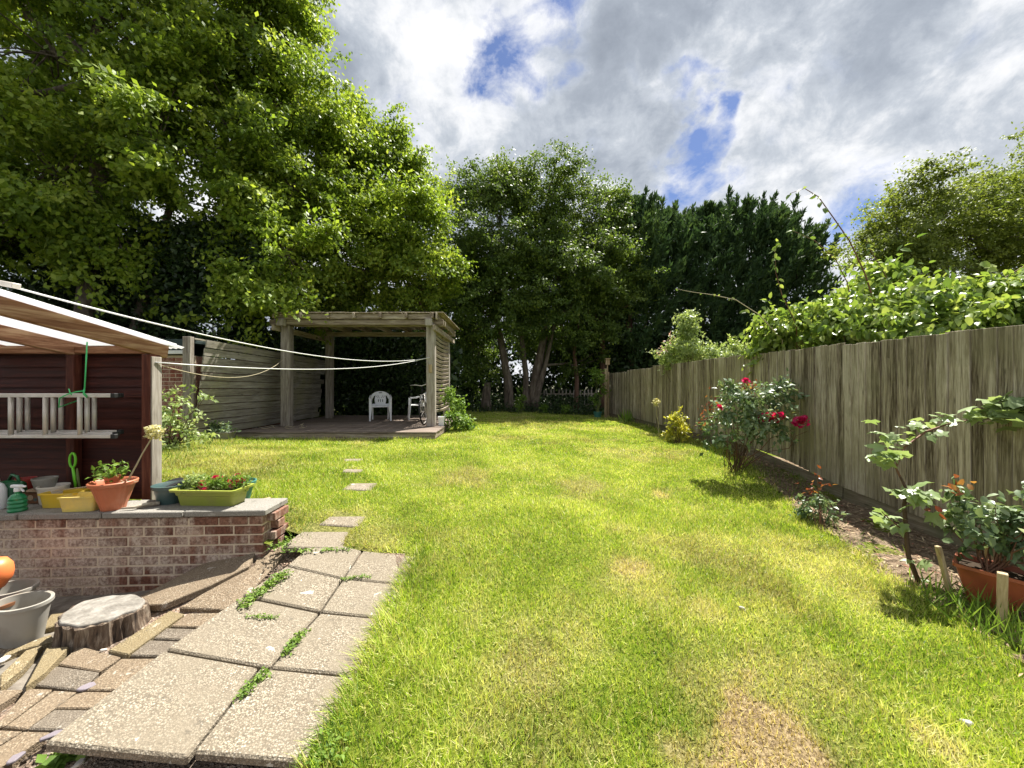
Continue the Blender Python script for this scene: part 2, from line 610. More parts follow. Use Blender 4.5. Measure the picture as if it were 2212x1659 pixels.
MT['green_dark'] = plain('bottle_green_plastic', (.012, .10, .035), .35, .5, .15, 8)
MT['lime'] = plain('lime_plastic', (.18, .62, .03), .4, .5, .08, 10)
MT['orange'] = plain('orange_plastic', (.75, .20, .06), .45, .5, .06, 8)
MT['soil'] = plain('potting_soil', (.045, .032, .022), .95, .1, .5, 60, .8)
MT['stem'] = plain('green_stem', (.16, .19, .06), .6, .3, .25, 30)
MT['stem_brown'] = plain('woody_stem', (.095, .062, .042), .85, .2, .4, 30, .5)
MT['stem_red'] = plain('reddish_stem', (.17, .085, .05), .7, .3, .3, 30)
MT['dry_stem'] = plain('dry_flower_stem', (.46, .40, .27), .8, .2, .15, 30)
MT['white_trim'] = plain('white_painted_trim', (.78, .78, .77), .5, .4, .05, 6, dirt=(.5, .5, .47))
MT['roof_felt'] = plain('dark_roof_felt', (.030, .048, .046), .7, .3, .25, 12)
MT['saucer'] = plain('clay_saucer', (.45, .33, .22), .7, .3, .12, 9)
MT['pebble'] = plain('pale_pebble', (.45, .42, .37), .8, .3, .25, 30)
MT['slate'] = plain('purple_slate', (.19, .165, .185), .6, .4, .18, 20)
MT['paper'] = plain('pale_chip', (.42, .40, .36), .8, .3, .25, 40)
MT['flower_red'] = leafmat('crimson_petal', [(0, (.42, .005, .07)), (.5, (.68, .012, .13)), (1, (.85, .06, .27))], trans=.35)
MT['flower_pink'] = leafmat('pink_petal', [(0, (.60, .35, .38)), (1, (.80, .62, .62))], trans=.35)
MT['flower_cream'] = leafmat('cream_floret', [(0, (.45, .42, .20)), (1, (.68, .64, .36))], trans=.35)


def stone_mat(name, cols, lichen=.5, agg=120):
    """exposed-aggregate paving: pebbles in a sandy matrix, lichen and dirt on top"""
    m, n, b, o = material(name)
    p = n.pos()
    co, rd = n.objco()
    v = n.n('ShaderNodeTexVoronoi')
    n.set(v.inputs['Vector'], n.vmath('ADD', p, n.vmath('MULTIPLY', co, (0, 0, 0))))
    v.inputs['Scale'].default_value = agg
    cell = n.n('ShaderNodeSeparateColor')
    n.set(cell.inputs[0], v.outputs['Color'])
    peb = n.ramp(cell.outputs[0], [(0, cols[0]), (.35, cols[1]), (.75, cols[2]), (1, cols[3])])
    edge = n.ramp(v.outputs['Distance'], [(.28, 0.0), (.62, 1.0)])
    c = n.mix(n.math('MULTIPLY', edge, .85), peb, tuple(x * .36 for x in cols[1]))
    big = n.noise(p, 5.0, 6, .65)
    c = n.mix(n.ramp(big, [(.36, .8), (.60, 0.0)]), c, tuple(x * .62 for x in cols[1]))
    c = n.mix(n.math('MULTIPLY', n.math('SUBTRACT', rd, .4), .40, True), c, tuple(x * .6 for x in cols[2]))
    lf = n.noise(p, 9.0, 5, .7, .4)
    lic = n.ramp(lf, [(.64, 0.0), (.67, lichen)])
    c = n.mix(lic, c, (.66, .64, .57))
    dk = n.ramp(n.noise(n.vmath('ADD', p, (4, 9, 2)), 16, 5, .7), [(.60, 0.0), (.70, .6)])
    c = n.mix(dk, c, (.085, .075, .06))
    n.set(b.inputs['Base Color'], c)
    b.inputs['Roughness'].default_value = .88
    b.inputs['Specular IOR Level'].default_value = .2
    h = n.math('ADD', n.math('MULTIPLY', v.outputs['Distance'], -.8), n.math('MULTIPLY', n.noise(p, 60, 4, .6), .6))
    n.set(b.inputs['Normal'], n.bump(h, .55, .006))
    return m


MT['slab'] = stone_mat('aggregate_slab', [(.13, .10, .072), (.315, .265, .195), (.385, .33, .25), (.50, .445, .36)], .65, 125)
MT['paver'] = stone_mat('sandy_paver', [(.17, .12, .078), (.29, .22, .148), (.36, .285, .20), (.45, .38, .285)], .35, 130)
MT['paver_y'] = stone_mat('yellow_paver', [(.19, .145, .078), (.32, .25, .14), (.39, .315, .185), (.45, .40, .28)], .3, 150)
MT['paver_g'] = stone_mat('grey_paver', [(.135, .11, .083), (.23, .19, .145), (.30, .255, .20), (.42, .37, .305)], .4, 150)
MT['coping'] = stone_mat('concrete_coping', [(.29, .275, .24), (.38, .355, .315), (.44, .415, .37), (.50, .475, .425)], .25, 240)


def brick_mat(name, cols, efflo=.8):
    m, n, b, o = material(name)
    p = n.pos()
    co, rd = n.objco()
    sep = n.ramp(rd, [(0, cols[0]), (.4, cols[1]), (.8, cols[2]), (1, cols[3])])
    f = n.noise(p, 48, 5, .7)
    c = n.mix(n.ramp(f, [(.42, 0.0), (.66, .75)]), sep, tuple(x * .4 for x in cols[0]))
    # lime bloom: pale vertical runs over part of the wall
    e1 = n.noise(n.mapping(p, (13, 13, 3.0)), 1.0, 4, .6)
    e2 = n.noise(n.mapping(p, (1.25, 1.25, 1.9)), 1.0, 3, .5)
    e = n.math('ADD', n.math('MULTIPLY', e1, .55), n.math('MULTIPLY', e2, .6))
    em = n.ramp(e, [(.50, 0.0), (.63, efflo)])
    pit = n.ramp(f, [(.40, 1.0), (.58, .35)])
    c = n.mix(n.math('MULTIPLY', em, pit), c, (.60, .52, .43))
    n.set(b.inputs['Base Color'], c)
    b.inputs['Roughness'].default_value = .9
    b.inputs['Specular IOR Level'].default_value = .15
    n.set(b.inputs['Normal'], n.bump(f, .6, .006))
    return m


MT['brick'] = brick_mat('rough_red_brick', [(.15, .062, .042), (.23, .115, .08), (.31, .175, .125), (.40, .27, .20)])
MT['brick_far'] = brick_mat('orange_red_brick', [(.21, .062, .040), (.30, .105, .068), (.36, .15, .10), (.25, .095, .07)], .35)
MT['mortar'] = plain('sandy_mortar', (.58, .48, .36), .95, .1, .25, 40, .6)

# bark
m, n, b, o = material('tree_bark')
p = n.pos()
f = n.noise(n.mapping(p, (9, 9, 2.2)), 1.0, 6, .65, .5)
c = n.ramp(f, [(.34, (.055, .040, .030)), (.52, (.15, .115, .09)), (.7, (.27, .22, .18))])
c = n.mix(n.ramp(n.noise(p, 1.8, 3, .5), [(.5, 0.0), (.7, .5)]), c, (.13, .13, .07))
n.set(b.inputs['Base Color'], c)
b.inputs['Roughness'].default_value = .95
n.set(b.inputs['Normal'], n.bump(f, .9, .03))
MT['bark'] = m
m, n, b, o = material('conifer_bark')
p = n.pos()
f = n.noise(n.mapping(p, (12, 12, 1.6)), 1.0, 6, .65, .4)
c = n.ramp(f, [(.34, (.06, .032, .022)), (.55, (.15, .082, .055)), (.72, (.24, .15, .105))])
n.set(b.inputs['Base Color'], c)
b.inputs['Roughness'].default_value = .95
n.set(b.inputs['Normal'], n.bump(f, .9, .02))
MT['bark_red'] = m

# stump: split grey bark and a pale sawn top
m, n, b, o = material('stump_bark')
co, rd = n.objco()
f = n.noise(n.mapping(co, (24, 24, 3.5)), 1.0, 6, .7, .5)
c = n.ramp(f, [(.36, (.03, .022, .017)), (.5, (.13, .09, .06)), (.66, (.34, .28, .21))])
n.set(b.inputs['Base Color'], c)
b.inputs['Roughness'].default_value = .95
n.set(b.inputs['Normal'], n.bump(f, 1.0, .02))
MT['stump_bark'] = m
m, n, b, o = material('stump_top')
co, rd = n.objco()
ln = n.vmath('LENGTH', n.mapping(co, (1, 1.35, 0)), out=1)
rg = n.math('SINE', n.math('ADD', n.math('MULTIPLY', ln, 260), n.math('MULTIPLY', n.noise(co, 9, 3), 9)))
f = n.noise(co, 14, 5, .65)
c = n.ramp(f, [(.33, (.12, .108, .092)), (.5, (.20, .185, .16)), (.66, (.30, .28, .25))])
c = n.mix(n.math('MULTIPLY', n.math('ADD', n.math('MULTIPLY', rg, .5), .5), .22), c, (.22, .19, .16))
n.set(b.inputs['Base Color'], c)
b.inputs['Roughness'].default_value = .9
n.set(b.inputs['Normal'], n.bump(f, .5, .01))
MT['stump_top'] = m

# corrugated clear roof sheet
m, n, b, o = material('clear_corrugated_sheet')
co, rd = n.objco()
f = n.noise(co, 3, 5, .6)
n.set(b.inputs['Base Color'], n.ramp(f, [(.3, (.70, .70, .71)), (.7, (.86, .86, .88))]))
b.inputs['Roughness'].default_value = .4
tr = n.n('ShaderNodeBsdfTranslucent')
tr.inputs[0].default_value = (.90, .90, .93, 1)
mx = n.n('ShaderNodeMixShader')
mx.inputs[0].default_value = .55
n.t.links.new(b.outputs[0], mx.inputs[1])
n.t.links.new(tr.outputs[0], mx.inputs[2])
n.t.links.new(mx.outputs[0], o.inputs[0])
MT['sheet'] = m

# green translucent bottle plastic
m, n, b, o = material('green_clear_plastic')
b.inputs['Base Color'].default_value = (.03, .30, .11, 1)
b.inputs['Roughness'].default_value = .18
b.inputs['Transmission Weight'].default_value = .35
MT['bottle_green'] = m


# ------------------------------------------------------------------ the lie of the land
def tps(pts):
    A = np.array(pts, dtype=float)
    X, z = A[:, :2], A[:, 2]
    n = len(X)
    r2 = ((X[:, None] - X[None]) ** 2).sum(-1)
    K = np.where(r2 > 0, .5 * r2 * np.log(np.maximum(r2, 1e-12)), 0) + np.eye(n) * .15
    Pm = np.hstack([np.ones((n, 1)), X])
    S = np.zeros((n + 3, n + 3))
    S[:n, :n] = K
    S[:n, n:] = Pm
    S[n:, :n] = Pm.T
    w = np.linalg.solve(S, np.hstack([z, np.zeros(3)]))

    def f(x, y):
        x, y = np.asarray(x, dtype=float), np.asarray(y, dtype=float)
        o = w[n] + w[n + 1] * x + w[n + 2] * y
        for i in range(n):
            q = (x - X[i, 0]) ** 2 + (y - X[i, 1]) ** 2
            o = o + w[i] * .5 * q * np.log(np.maximum(q, 1e-12))
        return o
    return f


_h = tps([(-.6, 1.5, .04), (-.2, 1.0, .02), (.6, 1.5, .02), (2, 2, .02), (3.5, 3, .02), (4.4, 4.5, .04), (4.4, 5.3, .10), (4.3, 6.2, .25),
          (4.4, 10, .28), (4.2, 15, .27), (4, 18, .3), (3, 2, .02), (-1.1, 2, .075), (-1.2, 2.5, .125), (-1.3, 3, .195), (-1.4, 3.3, .26), (-1.5, 3.7, .33),
          (-1.8, 3.45, .40), (-2.2, 3.5, .53), (-3.5, 3.5, .58), (-5, 5, .60), (-6, 7, .60), (-5.5, 8.3, .49), (-2, 8.2, .48), (-1.6, 5, .41), (-1.5, 6.5, .44),
          (0, 3, .14), (0, 5, .30), (0, 8, .42), (0, 12, .46), (0, 16, .44), (2, 4, .12), (2, 6, .27), (2, 9, .38), (2, 13, .42), (-1, 14, .48), (-3, 16, .5), (-6, 13, .6), (-6.9, 10, .6)])


def H(x, y):
    return _h(np.clip(x, -6.5, 5.2), np.clip(y, .8, 18))


_p = tps([(-3.5, 1, 0), (-3.5, 2, 0), (-3.5, 3, 0), (-3, 2.5, 0), (-2.75, 2.9, .03), (-2.6, 2.2, 0), (-2.2, 1.2, 0), (-2.7, 1.5, 0), (-2.37, 2.62, .10),
          (-2.2, 2.93, .24), (-2.0, 3.0, .29), (-1.9, 2.2, .05), (-1.8, 1.6, .02), (-1.9, 2.6, .12), (-1.75, 3, .19), (-1.2, 2, .035), (-1.2, 2.6, .09), (-1.2, 3.2, .20),
          (-.85, 1.6, .0), (-.85, 3.2, .19), (-1.5, 3.3, .22), (-4.5, 2.5, 0), (-4.5, 1, 0), (-1, 1, -.03)])


def PZ(x, y):
    return _p(np.clip(x, -4.6, -.8), np.clip(y, 1.0, 3.35))


def Hs(x, y):
    return float(H(np.array([x]), np.array([y]))[0])


def PZs(x, y):
    return float(PZ(np.array([x]), np.array([y]))[0])


def hit(u, v, fn, lift=0.0):
    """where the bearing (u, v) meets the surface fn"""
    D = 3.0
    for _ in range(60):
        x = (u - 1106) / FPX * D
        Dn = (CAMZ - fn(x, D) - lift) * FPX / max(v - 829.5, 5)
        D = D * .5 + min(Dn, 60) * .5
    x = (u - 1106) / FPX * D
    return Vector((x, D, fn(x, D) + lift))


def grid_mesh(name, xs, ys, fn, mat, keep=None, attr=None):
    X, Y = np.meshgrid(xs, ys, indexing='ij')
    Z = fn(X, Y)
    V = np.stack([X, Y, Z], -1).reshape(-1, 3)
    nx, ny = len(xs), len(ys)
    i, j = np.meshgrid(np.arange(nx - 1), np.arange(ny - 1), indexing='ij')
    a = i * ny + j
    q = np.stack([a, a + ny, a + ny + 1, a + 1], -1).reshape(-1, 4)
    cx = V[q].mean(1)
    if keep is not None:
        k = keep(cx[:, 0], cx[:, 1])
        q, cx = q[k], cx[k]
    me = fast_mesh(name, V, 0, q, mat)
    me.polygons.foreach_set('use_smooth', [True] * len(me.polygons))
    if attr is not None:
        for nm, fnc in attr.items():
            at = me.attributes.new(nm, 'FLOAT', 'POINT')
            at.data.foreach_set('value', np.ascontiguousarray(fnc(V[:, 0], V[:, 1]), dtype=np.float32))
    return me


# where the lawn has dried out: 0 green .. 1 straw
BARE = [((1675, 1600), .25, 1.3), ((1600, 1520), .15, .8), ((1360, 1228), .20, .62), ((1430, 1070), .16, .62), ((2020, 1600), .12, .5), ((1480, 1640), .10, .5), ((1530, 1320), .20, .45),
        ((1010, 1030), .5, .42), ((1250, 1050), .45, .42), ((1390, 1260), .45, .35), ((1150, 1450), .35, .40), ((1530, 1500), .3, .35), ((1620, 1240), .4, .35), ((540, 985), .7, .40), ((1090, 1500), .25, .3), ((1240, 1370), .3, .3)]
_bare = []
for (bu, bv), br, ba in BARE:
    q = hit(bu, bv, Hs)
    _bare.append((q.x, q.y, br, ba))


def dryness(x, y):
    f = fbm(x, y, .8, 5, 4) * .6 + fbm(x, y, 3.2, 9, 3) * .4
    dval = np.clip((f - .46) * 1.9, 0, .36)
    wob = (fbm(x, y, 4.0, 21, 4) - .5) * 1.7 + 1
    for bx, by, br, ba in _bare:
        r = np.hypot((x - bx), (y - by) * .75) / br * wob
        dval = np.maximum(dval, ba * np.clip(1.5 - 1.3 * r, 0, 1))
    return np.clip(dval, 0, 1)


# edge of the planting bed along the right fence
BED = np.array([(1.2, 2.6), (2.14, 2.86), (2.6, 3.12), (2.9, 3.10), (3.3, 3.14), (4.0, 3.36), (4.6, 3.46), (5.2, 3.62), (5.7, 3.78), (6.3, 4.0), (7.0, 4.22), (9, 4.33), (12, 4.2), (16, 3.85)])


def bed_edge(y):
    return np.interp(y, BED[:, 0], BED[:, 1])


def fence_x(y):
    return np.interp(y, [0, 9, 12, 15.8], [4.44, 4.42, 4.25, 3.98])


# ground materials
m, n, b, o = material('lawn_soil')
at = n.n('ShaderNodeAttribute', attribute_name='dryv')
p = n.pos()
f = n.noise(p, 55, 5, .7)
g = n.ramp(f, [(.34, (.045, .070, .010)), (.55, (.14, .18, .02)), (.72, (.25, .28, .05))])
s = n.ramp(f, [(.36, (.08, .055, .032)), (.52, (.25, .185, .10)), (.7, (.48, .38, .22))])
n.set(b.inputs['Base Color'], n.mix(n.ramp(at.outputs['Fac'], [(.1, 0.0), (.75, 1.0)]), g, s))
b.inputs['Roughness'].default_value = 1.0
b.inputs['Specular IOR Level'].default_value = .05
n.set(b.inputs['Normal'], n.bump(f, .8, .03))
MT['lawn'] = m

m, n, b, o = material('bare_earth')
p = n.pos()
f = n.noise(p, 22, 7, .72)
f2 = n.noise(p, 3.0, 4, .6)
c = n.ramp(f, [(.33, (.07, .048, .032)), (.52, (.21, .15, .10)), (.70, (.42, .33, .24))])
c = n.mix(n.ramp(f2, [(.45, 0.0), (.65, .55)]), c, (.34, .27, .185))
n.set(b.inputs['Base Color'], c)
b.inputs['Roughness'].default_value = 1.0
b.inputs['Specular IOR Level'].default_value = .05
n.set(b.inputs['Normal'], n.bump(f, 1.0, .04))
MT['earth'] = m

m, n, b, o = material('woodland_floor')
p = n.pos()
f = n.noise(p, 9, 7, .7)
c = n.ramp(f, [(.35, (.028, .024, .014)), (.52, (.06, .062, .026)), (.7, (.11, .10, .05))])
n.set(b.inputs['Base Color'], c)
b.inputs['Roughness'].default_value = 1.0
n.set(b.inputs['Normal'], n.bump(f, .8, .05))
MT['ground'] = m

m, n, b, o = material('worn_concrete')
p = n.pos()
f = n.noise(p, 14, 7, .7)
c = n.ramp(f, [(.33, (.11, .09, .07)), (.5, (.19, .165, .135)), (.7, (.30, .265, .22))])
c = n.mix(n.ramp(n.noise(p, 3, 4, .6), [(.45, 0.0), (.65, .6)]), c, (.13, .115, .09))
n.set(b.inputs['Base Color'], c)
b.inputs['Roughness'].default_value = .95
n.set(b.inputs['Normal'], n.bump(f, .6, .015))
MT['concrete'] = m

m, n, b, o = material('gritty_bedding')
p = n.pos()
v = n.n('ShaderNodeTexVoronoi')
n.set(v.inputs['Vector'], p)
v.inputs['Scale'].default_value = 85
cs = n.n('ShaderNodeSeparateColor')
n.set(cs.inputs[0], v.outputs['Color'])
c = n.ramp(cs.outputs[0], [(0, (.15, .095, .065)), (.4, (.27, .185, .13)), (.8, (.36, .26, .19)), (1, (.46, .40, .34))])
c = n.mix(n.ramp(n.noise(p, 4, 5, .6), [(.42, 0.0), (.62, .8)]), c, (.09, .07, .05))
n.set(b.inputs['Base Color'], c)
b.inputs['Roughness'].default_value = .95
n.set(b.inputs['Normal'], n.bump(v.outputs['Distance'], 1.0, .012))
MT['grit'] = m

gm = MB()
gm.add([(-900, -900, -.08), (900, -900, -.08), (900, 900, -.08), (-900, 900, -.08)], [[0, 1, 2, 3]])
tag(gm.build('ground', MT['ground']), kind='structure')


def lawn_keep(x, y):
    return ~((x < -.86) & (y < 3.06)) & ~((x < -.86) & (x > -1.9) & (y < 3.26))


lawn = place('lawn', grid_mesh('lawn', np.arange(-6.6, 5.3, .07), np.concatenate([np.arange(.3, 19.5, .07)]), H, MT['lawn'], lawn_keep, {'dryv': dryness}))
tag(lawn, 'sunlit lawn with dry yellow patches between path and fence', kind='structure')


def wood_floor(x, y):
    return H(x, y) - .015 + (fbm(x, y, .5, 44, 3) - .5) * .10


wf = place('woodland_ground', grid_mesh('woodland_ground', np.arange(-30, 40, .8), np.arange(3.2, 45, .8), wood_floor, MT['ground'],
                                       lambda x, y: (y > 16.2) | (x < -6.2) | (x > 4.9)))
tag(wf, kind='structure')

bed = place('flower_bed', grid_mesh('flower_bed', np.arange(2.5, 5.0, .05), np.arange(1.2, 16, .05),
                                   lambda x, y: H(x, y) + .006 + (fbm(x, y, 4, 3, 4) - .45) * .07, MT['earth'], lambda x, y: x > bed_edge(y) + (fbm(x, y, 6, 77, 2) - .5) * .22))
tag(bed, 'bare earth bed along the foot of the right fence', kind='structure')

pat = place('patio', grid_mesh('patio', np.arange(-6.0, -.86, .05), np.arange(.3, 3.26, .05), lambda x, y: PZ(x, y) + (fbm(x, y, 3, 8, 3) - .5) * .012, MT['grit'],
                              lambda x, y: (x > -2.55) | (y < 1.4) | (y < 2.35)))
tag(pat, 'gritty bedding under the paving slabs', kind='structure')
conc = place('patio_concrete', grid_mesh('patio_concrete', np.arange(-6.0, -2.1, .05), np.arange(2.0, 3.3, .05), lambda x, y: np.maximum(PZ(x, y), 0) * .6 + .004, MT['concrete'], lambda x, y: (x < -2.2)))
tag(conc, 'grey concrete floor at the foot of the brick wall', kind='structure')

# ------------------------------------------------------------------ path of big slabs
path = empty('path', (-1.3, 2.4, 0))
tag(path, 'path of large pebble-faced slabs running up beside the lawn', kind='structure')


def slab(name, poly, top, mat, parent, thick=.045, jitter=.003, bevel=.009):
    """poly: world (x, y) corners; top(x, y) height"""
    cx = sum(p[0] for p in poly) / len(poly)
    cyy = sum(p[1] for p in poly) / len(poly)
    z = [top(*p) + random.uniform(-jitter, jitter) for p in poly]
    mb = MB().prism([(p[0] - cx, p[1] - cyy) for p in poly], [q - thick for q in z], z)
    o_ = mb.build(name, mat, None, bevel=bevel)
    o_.parent = parent
    o_.location = Vector((cx, cyy, 0)) - (parent.location if parent else Vector())
    return o_


ST = lambda x, y: Hs(x, y) + .004
rows = [1.17, 1.60, 2.06, 2.515, 2.87, 3.245]
lefts = [-1.95, -1.90, -1.86, -1.77, -1.68, -1.64]
mids = [-1.36, -1.345, -1.30, -1.255, -1.262, -1.26]
rght = [-.86, -.857, -.837, -.826, -.815, -.806]
gp = .006
for i in range(5):
    a, c_ = rows[i] + gp, rows[i + 1] - gp
    if i == 0:
        continue
    ml = mids[i] if i != 1 else -1.335
    slab('slab', [(lefts[i], a - (.045 if i == 1 else 0)), (ml - gp, a - (.02 if i == 1 else 0)), (mids[i + 1] - gp - (.05 if i == 1 else 0), c_), (lefts[i + 1], c_)], ST, MT['slab'], path)
    slab('slab', [(ml + gp, a), (rght[i], a), (rght[i + 1], c_), (mids[i + 1] + gp - (.05 if i == 1 else 0), c_)], ST, MT['slab'], path)
# stepping stones climbing through the grass
for uv in ([(606, 1183), (652, 1149), (752, 1149), (738, 1186)], [(688, 1134), (712, 1117), (790, 1116), (772, 1139)],
           [(738, 1058), (756, 1045), (816, 1045), (800, 1060)], [(738, 1020), (744, 1014), (785, 1015), (780, 1021)], [(742, 996), (745, 992), (784, 992), (782, 996)]):
    poly = [hit(u, v, Hs, .004) for u, v in uv]
    slab('slab', [(q.x, q.y) for q in poly], lambda x, y: Hs(x, y) + .012, MT['slab'], path, jitter=.003)

# ------------------------------------------------------------------ small paving left of the path
paving = empty('paving', (-2.4, 2.0, 0))
tag(paving, 'loose sandy pavers laid at angles around the tree stump', kind='structure')


def z2(pts):
    return [(x * .2864, 979.2 + y * .2864) for x, y in pts]


def z3(pts):
    return [(x * .3646, 1238.4 + y * .3647) for x, y in pts]


STONES = [
    (z2([(1040, 1085), (1640, 775), (1930, 735), (1880, 850), (1600, 985), (1230, 1140), (1080, 1145)]), 'paver', .055, .05),
    (z2([(1660, 762), (1740, 722), (2000, 702), (1950, 730)]), 'paver_g', .05, .045),
    (z2([(1350, 1165), (1520, 1062), (1900, 858), (2040, 770), (2150, 760), (1800, 1140), (1690, 1178)]), 'paver', .03, .05),
    (z2([(1960, 730), (2050, 700), (2170, 670), (2180, 730), (2050, 765), (1915, 845)]), 'paver', .03, .045),
    (z3([(640, 455), (1010, 220), (1095, 235), (755, 480)]), 'paver_y', .06, .05),
    (z3([(1000, 310), (1120, 232), (1340, 228), (1215, 320)]), 'paver', .045, .05),
    (z3([(890, 380), (985, 320), (1200, 328), (1110, 396)]), 'paver_g', .05, .05),
    (z3([(770, 482), (885, 393), (1105, 402), (1000, 492)]), 'paver_g', .05, .05),
    (z3([(345, 540), (470, 430), (720, 492), (590, 580)]), 'paver', .045, .05),
    (z3([(205, 660), (335, 550), (590, 587), (480, 690)]), 'paver_g', .04, .05),
    (z3([(150, 665), (275, 437), (410, 430), (265, 585)]), 'paver_y', .075, .05),
    (z3([(0, 600), (150, 455), (255, 420), (135, 560), (0, 670)]), 'paver_y', .055, .05),
    (z3([(485, 690), (720, 507), (965, 503), (752, 690)]), 'paver', .05, .05),
    (z3([(325, 800), (470, 700), (745, 697), (630, 803)]), 'paver', .045, .05),
    (z3([(165, 922), (325, 808), (625, 810), (470, 930)]), 'paver_g', .045, .05),
    (z3([(-40, 800), (140, 682), (-40, 690)]), 'paver', .045, .05),
    (z3([(-40, 915), (165, 675), (312, 682), (28, 898)]), 'paver', .045, .05),
    (z3([(32, 905), (322, 688), (455, 695), (155, 918)]), 'paver', .045, .05),
    (z3([(-60, 1040), (-60, 920), (135, 926)]), 'paver', .04, .05),
    (z3([(-60, 1190), (-60, 1060), (142, 930), (300, 934), (70, 1098)]), 'paver', .045, .05),
    (z3([(0, 505), (30, 470), (210, 395), (300, 365), (330, 395), (110, 455)]), 'paver_y', .05, .045),
    (z3([(240, 330), (300, 240), (420, 218), (450, 240), (330, 310)]), 'paver_y', .045, .045),
    (z3([(-30, 440), (60, 415), (210, 375), (250, 345), (180, 410), (20, 465)]), 'paver', .03, .03),
]
for uv, mk, lift, th in STONES:
    poly = [hit(u, v, PZs, lift) for u, v in uv]
    slab('paver', [(q.x, q.y) for q in poly], lambda x, y, L=lift: PZs(x, y) + L, MT[mk], paving, th, .004, .005)

# slate chips and pebbles in the gap beside the slabs
for k, (zx, zy, s_) in enumerate([(525, 672, .05), (790, 685, .055), (625, 835, .06), (545, 905, .04), (985, 530, .025), (1090, 455, .03), (310, 960, .04), (90, 1095, .035), (465, 1125, .03), (1345, 240, .03), (20, 510, .035), (610, 455, .02)]):
    u, v = z3([(zx, zy)])[0]
    q = hit(u, v, PZs, .05)
    mb = MB()
    nn = 9
    rr = [s_ * random.uniform(.6, 1.05) for _ in range(nn)]
    poly = [(math.cos(6.283 * i / nn) * rr[i], math.sin(6.283 * i / nn) * rr[i] * .6) for i in range(nn)]
    mb.prism(poly, -.006, .006)
    c_ = mb.build('stone_chip', MT['slate' if k < 4 or k in (6, 7) else 'pebble'], paving, bevel=.003)
    c_.location = q - paving.location
    c_.rotation_euler = (random.uniform(-.2, .2), random.uniform(-.2, .2), random.uniform(0, 3))

# loose grit in the joint between the slabs and the pavers
N = 2600
t = RNG.random(N)
gy = 1.2 + t * 1.9
gx = np.interp(gy, [1.2, 1.6, 2.06, 2.5, 2.87, 3.2], [-2.02, -1.95, -1.90, -1.81, -1.73, -1.68]) - np.abs(RNG.normal(0, .05, N))
gp_ = np.stack([gx, gy, PZ(gx, gy) + .004 + RNG.random(N) * .006], -1)
sz = RNG.uniform(.005, .016, N)
T = np.array([[1, 0, 0], [0, 1, 0], [-1, 0, 0], [0, -1, 0], [0, 0, .8], [0, 0, -.8]], float)
V = gp_[:, None, :] + (T[None] * (1 + RNG.uniform(-.35, .35, (N, 6, 3)))) * sz[:, None, None]
tri = np.array([[0, 1, 4], [1, 2, 4], [2, 3, 4], [3, 0, 4], [1, 0, 5], [2, 1, 5], [3, 2, 5], [0, 3, 5]])
lp = (tri[None] + (np.arange(N) * 6)[:, None, None]).reshape(-1, 3)
gr = place('gravel', fast_mesh('gravel', V.reshape(-1, 3), 0, lp, MT['grit']), None, paving)
gr.location = -paving.location
tag(gr, kind='stuff')

# ------------------------------------------------------------------ brick retaining wall
WALL_RZ = math.pi + .05
wall = empty('retaining_wall', (-1.95, 3.02, 0), WALL_RZ)
tag(wall, 'low red brick retaining wall with pale lime bloom and concrete coping', 'wall')
WL = 3.9
MB().box((WL / 2, -.1085, .285), (WL - .02, .217, .60), .001).build('mortar_core', MT['mortar'], wall)
brick_me = MB().box((0, 0, 0), (.213, .1, .064), .004).mesh('brick', MT['brick'])
half_me = MB().box((0, 0, 0), (.101, .1, .064), .004).mesh('half_brick', MT['brick'])
for k in range(8):
    z = .0375 + k * .075
    x = 0.0
    first = True
    while x < WL - .05:
        if first and k % 2:
            L, me = .1125, half_me
        else:
            L, me = .225, brick_me
        first = False
        place('brick', me, None, wall, (x + L / 2 + random.uniform(-.002, .002), -.0455 + random.uniform(-.0025, .0025), z + random.uniform(-.001, .001)), (random.uniform(-.012, .012), 0, random.uniform(-.006, .006)))
        x += L
    # bricks of the free end
    y = -.115 if k % 2 else -.165
    place('brick', brick_me if k % 2 else half_me, None, wall, (.0455 - .05 + .004, y - (.055 if k % 2 else .0), z), (0, 0, math.pi / 2))
cop_me = []
xx = -.035
for L in (.62, .60, .60, .44, .60, .60, .5):
    MB().box((0, 0, 0), (L - .010, .335, .045), .006).build('coping_slab', MT['coping'], wall, loc=(xx + L / 2, -.132 + random.uniform(-.006, .006), .6255 + random.uniform(-.002, .002)), rot=(random.uniform(-.008, .008), 0, random.uniform(-.008, .008)))
    xx += L

# ------------------------------------------------------------------ lean-to shelter
shed = empty('lean_to', (-3.2, 3.4, .58))
tag(shed, 'open red-stained lean-to shelter with plank back and clear corrugated roof', 'shelter')


def sh(mb, name, mat, **kw):
    o_ = mb.build(name, mat, None, **kw)
    o_.parent = shed
    o_.location = o_.location - shed.location
    return o_


